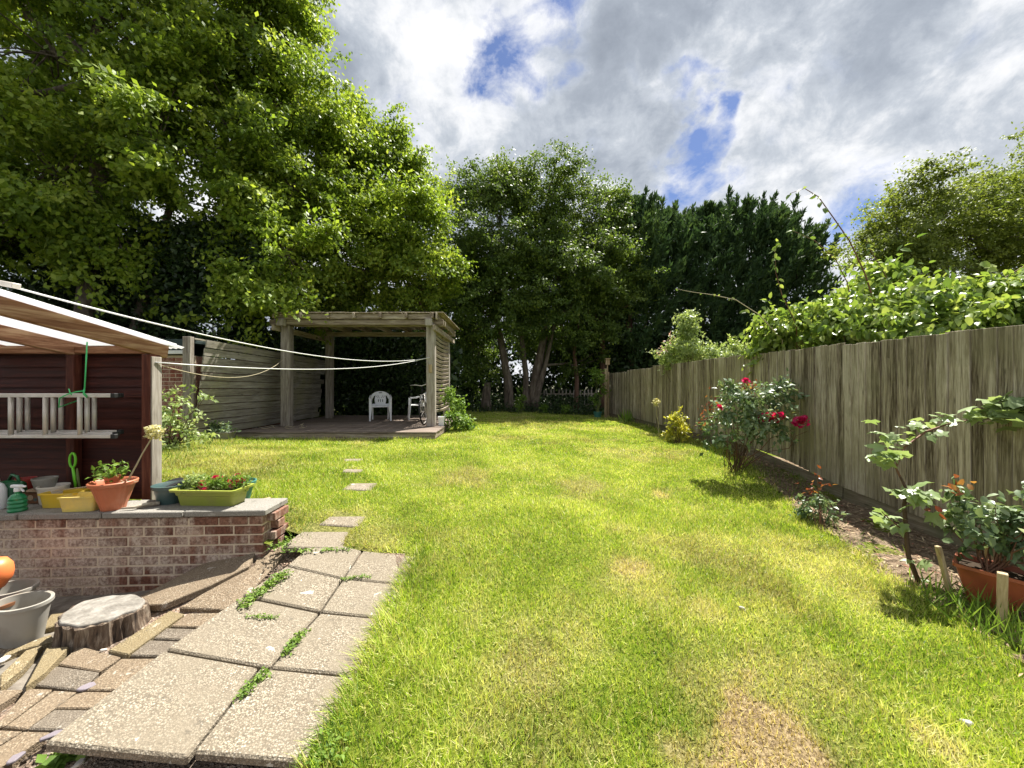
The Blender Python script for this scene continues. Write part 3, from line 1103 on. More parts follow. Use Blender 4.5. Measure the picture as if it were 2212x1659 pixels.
ZB = .585
for i in range(15):
    z0 = ZB + .01 + i * .0915
    if z0 > 1.88:
        break
    mb = MB()
    mb.add([(-1.3, .012, 0), (1.3, .012, 0), (1.3, -.012, 0), (-1.3, -.012, 0), (-1.3, .012, .1), (1.3, .012, .1), (1.3, .004, .1), (-1.3, .004, .1)],
           [[0, 1, 2, 3], [4, 5, 6, 7], [0, 1, 5, 4], [1, 2, 6, 5], [2, 3, 7, 6], [3, 0, 4, 7]])
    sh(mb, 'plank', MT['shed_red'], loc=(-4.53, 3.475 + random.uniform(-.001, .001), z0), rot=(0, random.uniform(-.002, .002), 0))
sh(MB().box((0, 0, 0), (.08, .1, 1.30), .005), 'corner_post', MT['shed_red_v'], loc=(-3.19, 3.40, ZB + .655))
sh(MB().box((0, 0, 0), (.012, .098, 1.28), .003), 'post_facing', MT['timber_v'], loc=(-3.143, 3.40, ZB + .645))
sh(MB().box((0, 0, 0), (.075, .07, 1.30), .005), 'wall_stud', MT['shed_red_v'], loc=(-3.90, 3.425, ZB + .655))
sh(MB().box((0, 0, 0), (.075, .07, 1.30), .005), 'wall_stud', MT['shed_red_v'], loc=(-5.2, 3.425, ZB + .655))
sh(MB().box((0, 0, 0), (2.3, .05, .066), .005), 'wall_plate', MT['shed_plate'], loc=(-4.39, 3.435, 1.932))


def rz_(y):
    return 1.867 + (3.53 - y) * .168


for i, x in enumerate((-3.175, -3.905, -4.65, -5.4)):
    mb = MB().bar((0, 0, 0), (0, -2.25, 2.25 * .168), .05, .112, .005)
    sh(mb, 'rafter', MT['shed_rafter'], loc=(x, 3.53, 1.923))
sh(MB().box((0, 0, 0), (2.7, .05, .12), .005), 'header_beam', MT['shed_plate'], loc=(-4.35, 1.42, 2.15))
for x in (-3.25, -5.4):
    sh(MB().box((0, 0, 0), (.08, .08, 2.14), .005), 'front_post', MT['shed_red_v'], loc=(x, 1.5, 1.07))
# corrugated sheets
for k in range(3):
    w = .86
    x1 = -3.10 - k * .80
    xs = np.arange(0, w, .0125)
    V, F = [], []
    for yy in (3.64, 2.5, 1.36):
        zt = 1.987 + (3.53 - yy) * .168 + k * .0
        for x in xs:
            V.append((x1 - x, yy, zt + .009 * math.cos(x / .05 * 6.283) + .004 * k))
    nx = len(xs)
    for r_ in range(2):
        for c_ in range(nx - 1):
            F.append([r_ * nx + c_, r_ * nx + c_ + 1, (r_ + 1) * nx + c_ + 1, (r_ + 1) * nx + c_])
    mb = MB().add(V, F)
    o_ = sh(mb, 'roof_sheet', MT['sheet'], smooth=True)
    md = o_.modifiers.new('thickness', 'SOLIDIFY')
    md.thickness = .002
sh(MB().bar((0, 0, 0), (0, -2.2, 2.2 * .168), .012, .03, .002), 'roof_edge_trim', MT['white_trim'], loc=(-3.143, 3.60, 1.990))

# pale arm at the top left that carries the washing line
arm = MB().bar(px(-60, 600, 2.5), px(36, 618, 2.5), .05, .035, .004).build('line_bracket', MT['cream'])
tag(arm, 'cream bracket arm above the lean-to roof where the washing line starts', 'bracket')
pole = MB().tube([(-3.75, 2.5, 0), (-3.75, 2.5, 2.36)], .03, 10).build('pole', MT['cream'])
pole.parent = arm

# ------------------------------------------------------------------ garage behind the shelter
gar = empty('garage', (-6.5, 7.2, .58))
tag(gar, 'brick garage with dark felt roof edge and white trim behind the lean-to', 'garage')


def gb(mb, name, mat, parent=None, **kw):
    o_ = mb.build(name, mat, None, **kw)
    o_.parent = gar
    o_.location = o_.location - gar.location
    return o_


GZ0, GZ1 = .55, 2.17
gb(MB().box((0, 0, 0), (3.4, .2, GZ1 - GZ0), .002), 'mortar_core', MT['mortar'], loc=(-7.80, 7.33, (GZ0 + GZ1) / 2))
gb(MB().box((0, 0, 0), (.2, 3.2, GZ1 - GZ0), .002), 'side_wall', MT['brick_far'], loc=(-6.25, 9.05, (GZ0 + GZ1) / 2))
fb = MB().box((0, 0, 0), (.213, .05, .064), .003).mesh('brick', MT['brick_far'])
hb = MB().box((0, 0, 0), (.101, .05, .064), .003).mesh('half_brick', MT['brick_far'])
for k in range(21):
    x = -6.10
    first = True
    while x > -7.7:
        L, me = ((.1125, hb) if (first and k % 2) else (.225, fb))
        first = False
        o_ = place('brick', me, None, gar, Vector((x - L / 2, 7.248 + random.uniform(-.003, .003), GZ0 + .04 + k * .075)) - gar.location)
        x -= L
gb(MB().box((0, 0, 0), (3.6, .1, .20), .005), 'roof_fascia', MT['roof_felt'], loc=(-7.83, 7.16, 2.36))
gb(MB().box((0, 0, 0), (3.6, 3.4, .06), .005), 'roof', MT['roof_felt'], loc=(-7.83, 8.95, 2.43))
gb(MB().box((0, 0, 0), (3.6, .07, .07), .005), 'gutter_trim', MT['white_trim'], loc=(-7.83, 7.15, 2.222))

# ------------------------------------------------------------------ left fence of horizontal boards
lf = empty('board_fence', (-5.93, 9.4, .6))
tag(lf, 'silvery fence of long horizontal boards left of the pergola', 'fence')
n_b = 12
for i in range(n_b):
    zc = .635 + i * .152 + .07
    y0, y1 = 7.16, 11.75 + random.uniform(-.16, .1)
    top_tilt = -.09 * i / (n_b - 1)
    mb = MB()
    for (ya, yb) in ((y0, y1),):
        a_, b_ = Vector((0, ya - 9.4, zc - .6 + .02 * i / 11)), Vector((0, yb - 9.4, zc - .6 + top_tilt))
        mb.bar(a_, b_, .022, .138, .003)
    mb.build('board', MT['fence_left'], lf, loc=(random.uniform(-.004, .004), 0, 0), rot=(0, R(7) + random.uniform(-.015, .015), 0))
for y in (9.0, 10.6, 11.5):
    MB().box((0, 0, 0), (.09, .09, 1.8), .005).build('post', MT['timber_v'], lf, loc=(-.08, y - 9.4, .9))
MB().box((0, 0, 0), (.14, .10, 1.92), .006).build('post', MT['timber_v'], lf, loc=(-.035, 7.09 - 9.4, .94))
MB().bar((0, 7.16 - 9.4, 1.872), (0, 11.7 - 9.4, 1.78), .05, .03, .004).build('capping_rail', MT['fence_left'], lf)

# ------------------------------------------------------------------ deck
DZ = .63
deck = empty('deck', (-3.7, 9.8, DZ))
tag(deck, 'low weathered timber deck under the pergola', 'deck')
yy = 8.0
k = 0
while yy < 12.2:
    L = 4.22
    MB().box((0, 0, 0), (L + random.uniform(-.02, .02), .138, .028), .004).build('deck_board', MT['deck'], deck, loc=(0, yy + .07 - 9.8, -.014 + random.uniform(-.002, .002)))
    yy += .144
MB().box((0, 0, 0), (4.20, .025, .11), .004).build('fascia_board', MT['timber_x'], deck, loc=(0, 8.018 - 9.8, -.09))
MB().box((0, 0, 0), (.025, 4.1, .11), .004).build('fascia_board', MT['timber_y'], deck, loc=(2.085, 10.09 - 9.8, -.09))
for x in (-2, 0, 2):
    MB().box((0, 0, 0), (.05, 4.1, .1), .004).build('joist', MT['timber_y'], deck, loc=(x, 10.08 - 9.8, -.085))

# ------------------------------------------------------------------ pergola
per = empty('pergola', (-3.6, 10.15, DZ))
tag(per, 'weathered timber pergola with slatted right side standing on the deck', 'pergola')


def pg(mb, name, mat, loc, parent=per, rot=(0, 0, 0), **kw):
    o_ = mb.build(name, mat, per, rot=rot, **kw)
    o_.location = Vector(loc) - per.location
    return o_


PX = (-5.32, -1.91)
for x in PX:
    for y in (9.1, 11.22):
        w = .20 if y < 10 else .18
        pg(MB().box((0, 0, 0), (w * random.uniform(.97, 1.03), w, 2.38), .012), 'post', MT['timber_v'], (x, y, DZ + 1.19), rot=(0, random.uniform(-.006, .006), random.uniform(-.05, .05)))
# beams along X
pg(MB().box((0, 0, 0), (4.05, .06, .125), .008), 'beam', MT['timber_x'], (-3.62, 9.015 - .05, 3.068))
pg(MB().box((0, 0, 0), (4.05, .06, .125), .008), 'beam', MT['timber_x'], (-3.62, 9.24, 3.068))
pg(MB().box((0, 0, 0), (3.95, .06, .125), .008), 'beam', MT['timber_x'], (-3.62, 11.15, 3.068))
# beams along Y on the posts' outer side
for x in (PX[0] - .13, PX[1] + .13):
    pg(MB().box((0, 0, 0), (.055, 3.0, .13), .008), 'side_beam', MT['timber_y'], (x, 10.25, 3.06 - .135))
# rafters with blunt tails
for i in range(7):
    x = -5.45 + i * .605
    pg(MB().bar((0, -1.42, 0), (0, 1.42, random.uniform(-.015, .015)), .05, .125, .008), 'rafter', MT['timber_y'], (x, 10.20, 3.198 + random.uniform(-.006, .006)), rot=(0, 0, random.uniform(-.006, .006)))
# fascia behind the rafter tails and purlins on top
for i in range(6):
    xm = -5.45 + (i + .5) * .605
    pg(MB().box((0, 0, 0), (.55, .03, .12), .005), 'fascia_block', MT['timber_x'], (xm, 8.90, 3.196 + random.uniform(-.006, .006)), rot=(random.uniform(-.04, .04), 0, 0))
for i in range(12):
    x = -5.47 + .165 + i * .325
    pg(MB().box((0, 0, 0), (.318, 2.78, .02), .004), 'roof_board', MT['timber_y'], (x, 10.22, 3.274 + random.uniform(-.003, .003)), rot=(random.uniform(-.004, .004), random.uniform(-.01, .01), 0))
pg(MB().bar((0, -1.45, .0), (0, 1.45, -.05), .03, .16, .006), 'end_board', MT['timber_y'], (-1.73, 10.2, 3.19))
# head blocks on the front posts
for x in PX:
    pg(MB().box((0, 0, 0), (.17, .13, .16), .008), 'head_block', MT['timber_v'], (x, 8.865, 3.05))
# slatted right side
for i in range(19):
    z = DZ + .35 + i * .105
    mb = MB()
    pts = []
    for j in range(9):
        t_ = j / 8
        pts.append((0, -.97 + 1.94 * t_, -.035 * math.sin(math.pi * t_) + random.uniform(-.003, .003)))
    for a_, b_ in zip(pts[:-1], pts[1:]):
        mb.bar(a_, b_, .018, .068, .002)
    pg(mb, 'slat', MT['timber_y'], (-1.845, 10.16, z), rot=(random.uniform(-.008, .008), R(16), 0))
# small wooden block nailed to the front right post
blk = MB().box((0, 0, 0), (.075, .03, .19), .004).build('bird_feeder', MT['stake'], None, loc=(px(932, 796, 9.0).x - .02, 8.985 - .005, px(932, 796, 8.98).z))
tag(blk, 'small pale wooden block fixed to the pergola front right post', 'wood block')

# ------------------------------------------------------------------ right fence of upright boards
rf = empty('closeboard_fence', (4.42, 8.5, .2))
tag(rf, 'tall weathered closeboard fence of upright boards along the right side', 'fence')
mb = MB()
wv_ = [(-.062, -.002, 0), (.062, -.002, 0), (.062, .006, 0), (-.062, .018, 0)]
bays = [(1.0, 2.155), (3.1, 2.150), (5.15, 2.170), (7.3, 2.185), (9.4, 2.175), (11.6, 2.125), (13.8, 2.065), (15.75, 2.05)]


def bay_top(y):
    t_ = 2.15
    for a_, z_ in bays:
        if y >= a_:
            t_ = z_
    return t_


board_cache = {}
y = 1.05
prev = None
while y < 15.7:
    x = float(fence_x(np.array([y]))[0])
    x2 = float(fence_x(np.array([y + .1]))[0])
    g0 = Hs(x, y)
    zb_ = g0 + .17
    zt_ = bay_top(y) + random.uniform(-.006, .006)
    L = round((zt_ - zb_) / .02) * .02
    if L not in board_cache:
        mb = MB()
        # feather-edge section: local x along the fence, thick edge laps over its neighbour
        pr = [(-.063, .0), (.063, .0), (.063, -.022), (-.063, -.006)]
        V = [(a_, c_, 0) for a_, c_ in pr] + [(a_, c_, L) for a_, c_ in pr]
        mb.add(V, [[0, 1, 2, 3], [4, 5, 6, 7], [0, 1, 5, 4], [1, 2, 6, 5], [2, 3, 7, 6], [3, 0, 4, 7]])
        board_cache[L] = mb.mesh('fence_board', MT['fence'], bevel=.002)
    ang = math.atan2(-.1, -(x2 - x) if x2 != x else 0.0)
    # local +x points towards the camera (-Y), local -y points into the garden (-X)
    o_ = place('fence_board', board_cache[L], None, rf, Vector((x + random.uniform(-.002, .003), y, zb_)) - rf.location, (random.uniform(-.004, .004), random.uniform(-.006, .006), -math.pi / 2 + .05 + math.atan2(x - x2, .1) * -1 + random.uniform(-.02, .02)))
    y += .1005 + random.uniform(-.003, .003)
for (a_, z_), (b_, _z) in zip(bays[:-1], bays[1:]):
    xa, xb = float(fence_x(np.array([a_]))[0]), float(fence_x(np.array([b_]))[0])
    A_, B_ = Vector((xa + .012, a_ + .01, Hs(xa, a_) + .06)), Vector((xb + .012, b_ - .01, Hs(xb, b_) + .06))
    MB().bar(A_ - rf.location, B_ - rf.location, .03, .23, .004).build('gravel_board', MT['gravel_board'], rf)
    MB().box((0, 0, 0), (.1, .1, 2.2), .006).build('post', MT['fence'], rf, loc=Vector((xa + .085, a_, 1.02)) - rf.location)
    for zr in (.6, 1.3, 1.9):
        MB().bar(Vector((xa + .05, a_, zr)) - rf.location, Vector((xb + .05, b_, zr)) - rf.location, .05, .07, .004).build('arris_rail', MT['gravel_board'], rf)
MB().box((0, 0, 0), (.09, .09, 2.0), .006).build('post', MT['stake'], rf, loc=Vector((3.93, 15.75, 1.12)) - rf.location)


# ------------------------------------------------------------------ trees
def crown(name, blobs, nclump, per, rc, size, mat, parent, shape='rhomb', seed=1, droop=.3, inner=.70, up=.62, wildness=.48, bough=0.0):
    rg = np.random.default_rng(seed)
    C = np.array([b_[:3] for b_ in blobs], float)
    Rr = np.array([(b_[3:6] if len(b_) >= 6 else (b_[3], b_[3], b_[3] * .85)) for b_ in blobs], float)
    w = (Rr[:, 0] * Rr[:, 2])
    bi = rg.choice(len(blobs), nclump, p=w / w.sum())
    dr = nrm(rg.normal(size=(nclump, 3)))
    lump = .66 + .66 * vnoise(dr[:, 0] * 2.2 + bi * 3.7, dr[:, 2] * 2.2 + dr[:, 1] * 1.7, 1.4, seed + 5)
    rad = (inner + (1.02 - inner) * rg.random(nclump) ** .55) * lump
    cc = C[bi] + dr * Rr[bi] * rad[:, None]
    if bough > 0:
        # gather the sprays into boughs with gaps between them
        nb_ = max(4, nclump // 13)
        seedi = rg.choice(nclump, nb_, replace=False)
        bc, bd, bb = cc[seedi], dr[seedi], bi[seedi]
        own = rg.integers(0, nb_, nclump)
        loose = rg.random(nclump) < .10
        e0 = nrm(np.cross(bd, np.array([0, 0, 1.0])) + 1e-6)
        e3 = np.cross(e0, bd)
        gg = rg.normal(size=(nclump, 3)) * .5
        br = bough * rg.uniform(.6, 1.3, nb_)[own][:, None]
        ncc = bc[own] + br * (bd[own] * gg[:, 0:1] * 1.15 + e0[own] * gg[:, 1:2] * 1.1 + e3[own] * gg[:, 2:3] * .55 + np.array([0, 0, -.22]) * np.abs(gg[:, 0:1]))
        cc = np.where(loose[:, None], cc, ncc)
        dr = np.where(loose[:, None], dr, nrm(bd[own] + gg * .35))
        bi = np.where(loose, bi, bb[own])
    spray = nrm(dr * .8 + rg.normal(size=(nclump, 3)) * .45 + np.array([0, 0, -droop]))
    cr = rg.random(nclump)
    csz = rc * rg.uniform(.6, 1.25, nclump)
    ci = np.repeat(np.arange(nclump), per)
    n_ = len(ci)
    s = spray[ci]
    e1 = nrm(np.cross(s, np.array([0, 0, 1.0]) + rg.normal(size=3) * .01))
    e2 = np.cross(s, e1)
    g = rg.normal(size=(n_, 3)) * .55
    P = cc[ci] + csz[ci][:, None] * (s * (g[:, 0:1] * 1.35) + e1 * (g[:, 1:2] * .95) + e2 * (g[:, 2:3] * .30))
    nm_ = nrm(np.array([0, 0, up]) + dr[ci] * .6 + rg.normal(size=(n_, 3)) * wildness)
    ax = nrm(s * .55 + rg.normal(size=(n_, 3)) * .75 + np.array([0, 0, -droop]))
    rnd = np.clip(cr[ci] * .5 + rg.random(n_) * .5, 0, 1)
    o_ = leaves(name, P, ax, nm_, size * rg.uniform(.65, 1.25, n_), mat, shape, rnd)
    o_.parent = parent
    o_.location = -parent.location
    return cc, bi


def limb_pts(a, b, sag=.12, n=6, seed=0):
    rr = random.Random(seed)
    a, b = Vector(a), Vector(b)
    L = (b - a).length
    pts = []
    for i in range(n):
        t = i / (n - 1)
        p = a.lerp(b, t)
        k = math.sin(math.pi * t)
        p = p + Vector((rr.uniform(-1, 1), rr.uniform(-1, 1), rr.uniform(-.3, 1))) * (L * sag * k * .5)
        pts.append(p)
    return pts


def make_tree(name, label, base, stems, blobs, nclump, per, rc, size, mat, group=None, seed=1, bark='bark', shape='rhomb', twigs=60, **kw):
    root = empty(name, base)
    tag(root, label, 'tree', group)
    cc, bi = crown('crown', blobs, nclump, per, rc, size, mat, root, shape, seed, **kw)
    B = Vector(base)
    for si, (pts, r0, r1) in enumerate(stems):
        mb = MB()
        P_ = [Vector(q) - B for q in pts]
        k = len(P_)
        # flare at the foot, smooth path between the given points
        Q = []
        for i in range(k - 1):
            for t in np.linspace(0, 1, 4, endpoint=False):
                Q.append(P_[i].lerp(P_[i + 1], t))
        Q.append(P_[-1])
        rads = [(r0 + (r1 - r0) * i / (len(Q) - 1)) * (1.35 if i == 0 else 1.12 if i == 1 else 1) * random.uniform(.94, 1.06) for i in range(len(Q))]
        mb.tube(Q, rads, 12)
        mb.build('trunk', MT[bark], root, smooth=True)
    tops = [Vector(s_[0][-1]) for s_ in stems]
    mids = [Vector(s_[0][len(s_[0]) // 2]) for s_ in stems]
    mb = MB()
    for i, b_ in enumerate(blobs):
        c = Vector(b_[:3])
        st = min(tops + mids, key=lambda q: (q - c).length)
        L = (c - st).length
        mb.tube([p - B for p in limb_pts(st, c, .14, 6, seed * 50 + i)], [max(.03, .018 * L + .03) * (1 - .75 * j / 5) for j in range(6)], 7)
        js = np.where(bi == i)[0][:max(3, twigs // len(blobs))]
        for j in js:
            a_ = c.lerp(st, .3 * random.random())
            mb.tube([p - B for p in limb_pts(a_, cc[j], .16, 4, int(j))], [.022, .016, .011, .005], 5, cap=False)
    mb.build('limbs', MT[bark], root, smooth=True)
    return root


def B_(u, v, D, r, rx=1.0, ry=1.0, rz=.88):
    q = px(u, v, D)
    return (q.x, q.y, q.z, r * rx, r * ry, r * rz)


LG = 'tall broad-leaved trees along the left boundary'
make_tree('broadleaf_tree', 'tall bright green tree at the far left, leaning over the lean-to', (-10.2, 9.0, .55),
          [([(-10.2, 9, .4), (-10.1, 9.1, 3), (-9.9, 9.2, 6), (-9.8, 9.2, 9)], .26, .12), ([(-10.0, 9.2, .6), (-9.2, 9.4, 3), (-8.4, 9.6, 6.5)], .17, .07)],
          [B_(90, 110, 9.2, 2.5), B_(290, 60, 9.8, 2.2), B_(110, 370, 8.8, 2.1), B_(330, 320, 9.2, 1.9), B_(50, 500, 8.8, 1.3), B_(-160, 260, 8.8, 2.4), B_(230, -190, 10, 2.6), B_(-60, -120, 9.5, 2.4), B_(240, 490, 9.0, 1.2), B_(-150, 500, 8.5, 1.4)],
          1750, 84, .36, .13, MT['leaf_a'], LG, 3, twigs=200, bough=.62, inner=.5)
make_tree('broadleaf_tree', 'tallest bright green tree rising behind the board fence', (-7.6, 11.2, .55),
          [([(-7.6, 11.2, .4), (-7.5, 11.2, 3), (-7.2, 11.3, 6), (-7.0, 11.4, 10)], .24, .09), ([(-7.4, 11.3, .6), (-6.9, 11.5, 3.5), (-6.2, 11.7, 7.5)], .15, .06)],
          [B_(500, 70, 11.0, 2.0), B_(600, 60, 11.6, 1.15), B_(480, 270, 10.4, 1.9), B_(640, 240, 11.6, 1.65), B_(470, 470, 9.9, 1.6), B_(620, 400, 10.6, 1.5), B_(520, -110, 11, 1.7), B_(620, 545, 9.7, 1.05), B_(560, 620, 9.4, .75)],
          1550, 84, .36, .125, MT['leaf_a'], LG, 4, twigs=200, bough=.60, inner=.5)
make_tree('broadleaf_tree', 'bright green tree with sunlit lower boughs behind the pergola roof', (-5.0, 14.2, .5),
          [([(-5.0, 14.2, .4), (-4.9, 14.2, 3), (-4.7, 14.3, 6), (-4.5, 14.4, 9)], .22, .08), ([(-4.7, 14.2, .5), (-4.2, 14.0, 3), (-3.6, 13.6, 5.5)], .14, .06)],
          [B_(755, 320, 13.4, 1.6), B_(845, 370, 14.4, 1.5), B_(925, 440, 15, 1.05), B_(720, 470, 12.4, 1.5), B_(860, 500, 12.6, 1.35), B_(790, 610, 12.6, 1.2), B_(920, 540, 12.8, .95), B_(655, 600, 11.2, .9), B_(900, 630, 13.2, 1.0), B_(700, 655, 12.8, .9)],
          1550, 80, .35, .125, MT['leaf_a'], LG, 5, twigs=180, bough=.58, inner=.5)
BG = 'trees closing the far end of the garden'
make_tree('broadleaf_tree', 'dark green tree on a single leaning trunk at the garden end', px(1088, 884, 16.8),
          [([px(1100, 888, 16.8), px(1098, 830, 16.8), px(1088, 770, 16.8), px(1075, 700, 16.8), px(1075, 600, 16.9), px(1080, 480, 17)], .22, .07)],
          [B_(1060, 430, 17, 1.6), B_(1020, 530, 16.6, 1.5), B_(1080, 560, 16.2, 1.5), B_(1030, 640, 16, 1.3), B_(1000, 720, 16.6, 1.0), B_(1100, 390, 17.6, 1.0), B_(1060, 700, 15.8, .9), B_(990, 620, 17, 1.2), B_(1030, 770, 17.4, .8), B_(1120, 700, 18.4, 1.2)],
          940, 75, .36, .125, MT['leaf_b'], BG, 6, twigs=80, bough=.95, inner=.6, bark='bark')
make_tree('broadleaf_tree', 'dark green multi-stemmed tree with pale leaning trunks at the garden end', px(1150, 880, 17.2),
          [([px(1146, 888, 17.2), px(1160, 800, 17.2), px(1175, 730, 17.2), px(1182, 660, 17.2), px(1180, 520, 17.4), px(1185, 430, 17.5)], .24, .06),
           ([px(1134, 886, 17.1), px(1136, 810, 17.1), px(1128, 740, 17.1), px(1120, 640, 17.1)], .16, .07),
           ([px(1152, 884, 17.0), px(1166, 830, 17.0), px(1178, 790, 17.0), px(1200, 690, 17)], .17, .06)],
          [B_(1180, 420, 17.6, 1.5), B_(1150, 520, 17, 1.7), B_(1250, 470, 17.6, 1.5), B_(1210, 590, 16.6, 1.6), B_(1150, 650, 16.4, 1.1), B_(1250, 650, 16.6, 1.1), B_(1280, 560, 17, 1.3), B_(1285, 420, 18, .8), B_(1200, 360, 18, .7), B_(1130, 385, 18, .7), B_(1230, 730, 17, .8), B_(1180, 720, 18.6, 1.1), B_(1250, 790, 18.2, .7)],
          1150, 75, .36, .125, MT['leaf_b'], BG, 7, twigs=100, bough=.95, inner=.6)
make_tree('broadleaf_tree', 'green tree with drooping sprays beside the first dark conifer', px(1305, 880, 18.5),
          [([px(1303, 880, 18.5), px(1302, 780, 18.5), px(1300, 690, 18.5), px(1310, 560, 18.5)], .18, .06), ([px(1245, 888, 17.6), px(1246, 820, 17.6), px(1240, 760, 17.6), px(1255, 660, 17.6)], .12, .05)],
          [B_(1325, 520, 18.5, 1.3), B_(1320, 610, 17.4, 1.1), B_(1345, 570, 17.2, .8), B_(1290, 700, 17.5, .9), B_(1360, 660, 17.4, .6), B_(1330, 450, 19, .8)],
          460, 75, .32, .12, MT['leaf_b'], BG, 8, twigs=60, bough=.8, bark='bark_red')


def conifer(label, u, D, vtop, rad, seed, hang=1.0, group='dark conifers behind the right fence'):
    rg = np.random.default_rng(seed)
    base = px(u, 860, D)
    base.z = .35
    top = px(u, vtop, D).z
    z0 = 1.9 * hang
    root = empty('conifer_tree', base)
    tag(root, label, 'tree', group)
    npl, per = 210, 90
    t = rg.random(npl) ** .85
    zc = z0 + (top - z0) * t
    az = rg.random(npl) * 6.283
    prof = rad * np.clip(1.04 - t ** 4.5, .10, 1) * (.75 + .5 * rg.random(npl))
    el = rg.uniform(.35, .75, npl) + t * .45
    dirv = np.stack([np.cos(az) * np.cos(el), np.sin(az) * np.cos(el), np.sin(el)], -1)
    st = np.stack([base.x + np.cos(az) * prof * .42, base.y + np.sin(az) * prof * .42, zc - .35 * prof], -1)
    Ln = prof * .85 + .45
    # a few plumes stand up as spires above the crown
    ns = 26
    sx_ = rg.normal(0, rad * .38, ns)
    sy_ = rg.normal(0, rad * .38, ns)
    st[:ns] = np.stack([base.x + sx_, base.y + sy_, top - 1.15 + rg.uniform(-.5, .35, ns) - .12 * (sx_ ** 2 + sy_ ** 2)], -1)
    dirv[:ns] = nrm(np.stack([sx_ * .18 + rg.normal(0, .10, ns) + .10, sy_ * .18, np.ones(ns)], -1))
    Ln[:ns] = rg.uniform(.9, 1.6, ns)
    prof[:ns] = .55
    ci = np.repeat(np.arange(npl), per)
    n_ = len(ci)
    q = rg.random(n_) ** .7
    wid = (1 - q) * .55 * np.minimum(1, prof[ci]) + .04
    P = st[ci] + dirv[ci] * (q * Ln[ci])[:, None] + rg.normal(size=(n_, 3)) * (wid * .42)[:, None]
    tip = np.array([0, 0, 1.0])
    P[:, 2] += -.1 + .15 * q
    ax = nrm(dirv[ci] * .8 + rg.normal(size=(n_, 3)) * .42 + tip * .25)
    nm_ = nrm(rg.normal(size=(n_, 3)) + dirv[ci] * .3)
    rnd = np.clip(rg.random(npl)[ci] * .45 + rg.random(n_) * .35 + t[ci] * .2, 0, 1)  # tone rises with height: sunlight on the upper sprays painted into the colour
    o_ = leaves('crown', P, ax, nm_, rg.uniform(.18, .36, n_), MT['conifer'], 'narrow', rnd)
    o_.parent = root
    o_.location = -root.location
    mb = MB().tube([(0, 0, -.1), (.03, 0, 1.5), (-.02, 0, 3), (0, 0, (top - .35) * .95)], [.17, .14, .12, .02], 10)
    for k in range(9):
        a = k * 2.4
        z = 1.5 + k * .22
        mb.tube([(0, 0, z), (math.cos(a) * .6, math.sin(a) * .6, z + .55), (math.cos(a) * 1.1, math.sin(a) * 1.1, z + 1.3)], [.045, .03, .012], 6, cap=False)
    mb.build('trunk', MT['bark_red'], root, smooth=True)
    return root


for i, (lb, u, D, vt, rd_, hg) in enumerate([
        ('dark conifer with a slender bare trunk just behind the fence end', 1362, 19.4, 452, 2.0, 1.5), ('dark conifer with feathery top, second from the garden end', 1440, 20.2, 482, 2.1, 1.4),
        ('dark conifer with twin feathery tips in mid row', 1520, 20.6, 466, 2.1, 1.2), ('dark conifer, tallest of the row, with ragged tips', 1598, 20.6, 456, 2.1, 1.0),
        ('dark conifer near the right end of the row', 1668, 20.8, 470, 2.1, .8), ('rightmost dark conifer sloping down to the sky gap', 1722, 21.2, 512, 1.8, .6)]):
    conifer(lb, u, D, vt, rd_, 30 + i, hg)
conifer('short dark conifer filling the gap behind the garden end', 1300, 22.5, 520, 1.7, 41, .9)

make_tree('broadleaf_tree', 'large yellow-green tree in the neighbouring garden at the right edge', (18.2, 16.5, .3),
          [([(18.2, 16.5, .2), (18.1, 16.5, 3), (18.3, 16.4, 5), (18.6, 16.4, 8)], .3, .1), ([(18.1, 16.5, 2.2), (16.8, 16, 4.5), (15.8, 15.6, 6)], .16, .06)],
          [B_(2010, 470, 16.2, 2.0, 1.1, 1.1, .62), B_(2120, 420, 16.6, 2.1, 1.1, 1.1, .65), B_(1945, 525, 15.6, 1.35, 1.1, 1, .6), B_(2090, 520, 15.6, 1.8, 1.2, 1, .55), B_(2220, 400, 17, 2.5, 1.1, 1, .7), B_(2230, 520, 16, 2.2, 1, 1, .6), B_(1900, 590, 15, .9, 1.1, 1, .6), B_(2350, 460, 17, 2.8), B_(2010, 580, 15.2, 1.1, 1.2, 1, .5)],
          1420, 80, .40, .125, MT['leaf_y'], None, 12, twigs=160, up=.9, bough=.9)

# dark undergrowth that reads as one mass behind and between the trunks
rg = np.random.default_rng(77)


def thicket(name, boxes, n_, size, mat, label, shape='rhomb', seed=1):
    rg = np.random.default_rng(seed)
    vol = np.array([(b_[3] - b_[0]) * (b_[5] - b_[2]) for b_ in boxes])
    bi = rg.choice(len(boxes), n_, p=vol / vol.sum())
    Bx = np.array(boxes)
    lo, hi = Bx[bi, :3], Bx[bi, 3:]
    P = lo + rg.random((n_, 3)) * (hi - lo)
    k = fbm(P[:, 0] * 1.0 + P[:, 1], P[:, 2] * 1.0, 1.1, seed, 3)
    kp = k > rg.uniform(.26, .52, n_)
    P = P[kp]
    m_ = len(P)
    nm_ = nrm(np.array([0, -.3, .6]) + rg.normal(size=(m_, 3)) * .6)
    o_ = leaves(name, P, nrm(rg.normal(size=(m_, 3)) + np.array([0, 0, -.4])), nm_, size * rg.uniform(.6, 1.3, m_), mat, shape)
    tag(o_, label, kind='stuff')
    return o_


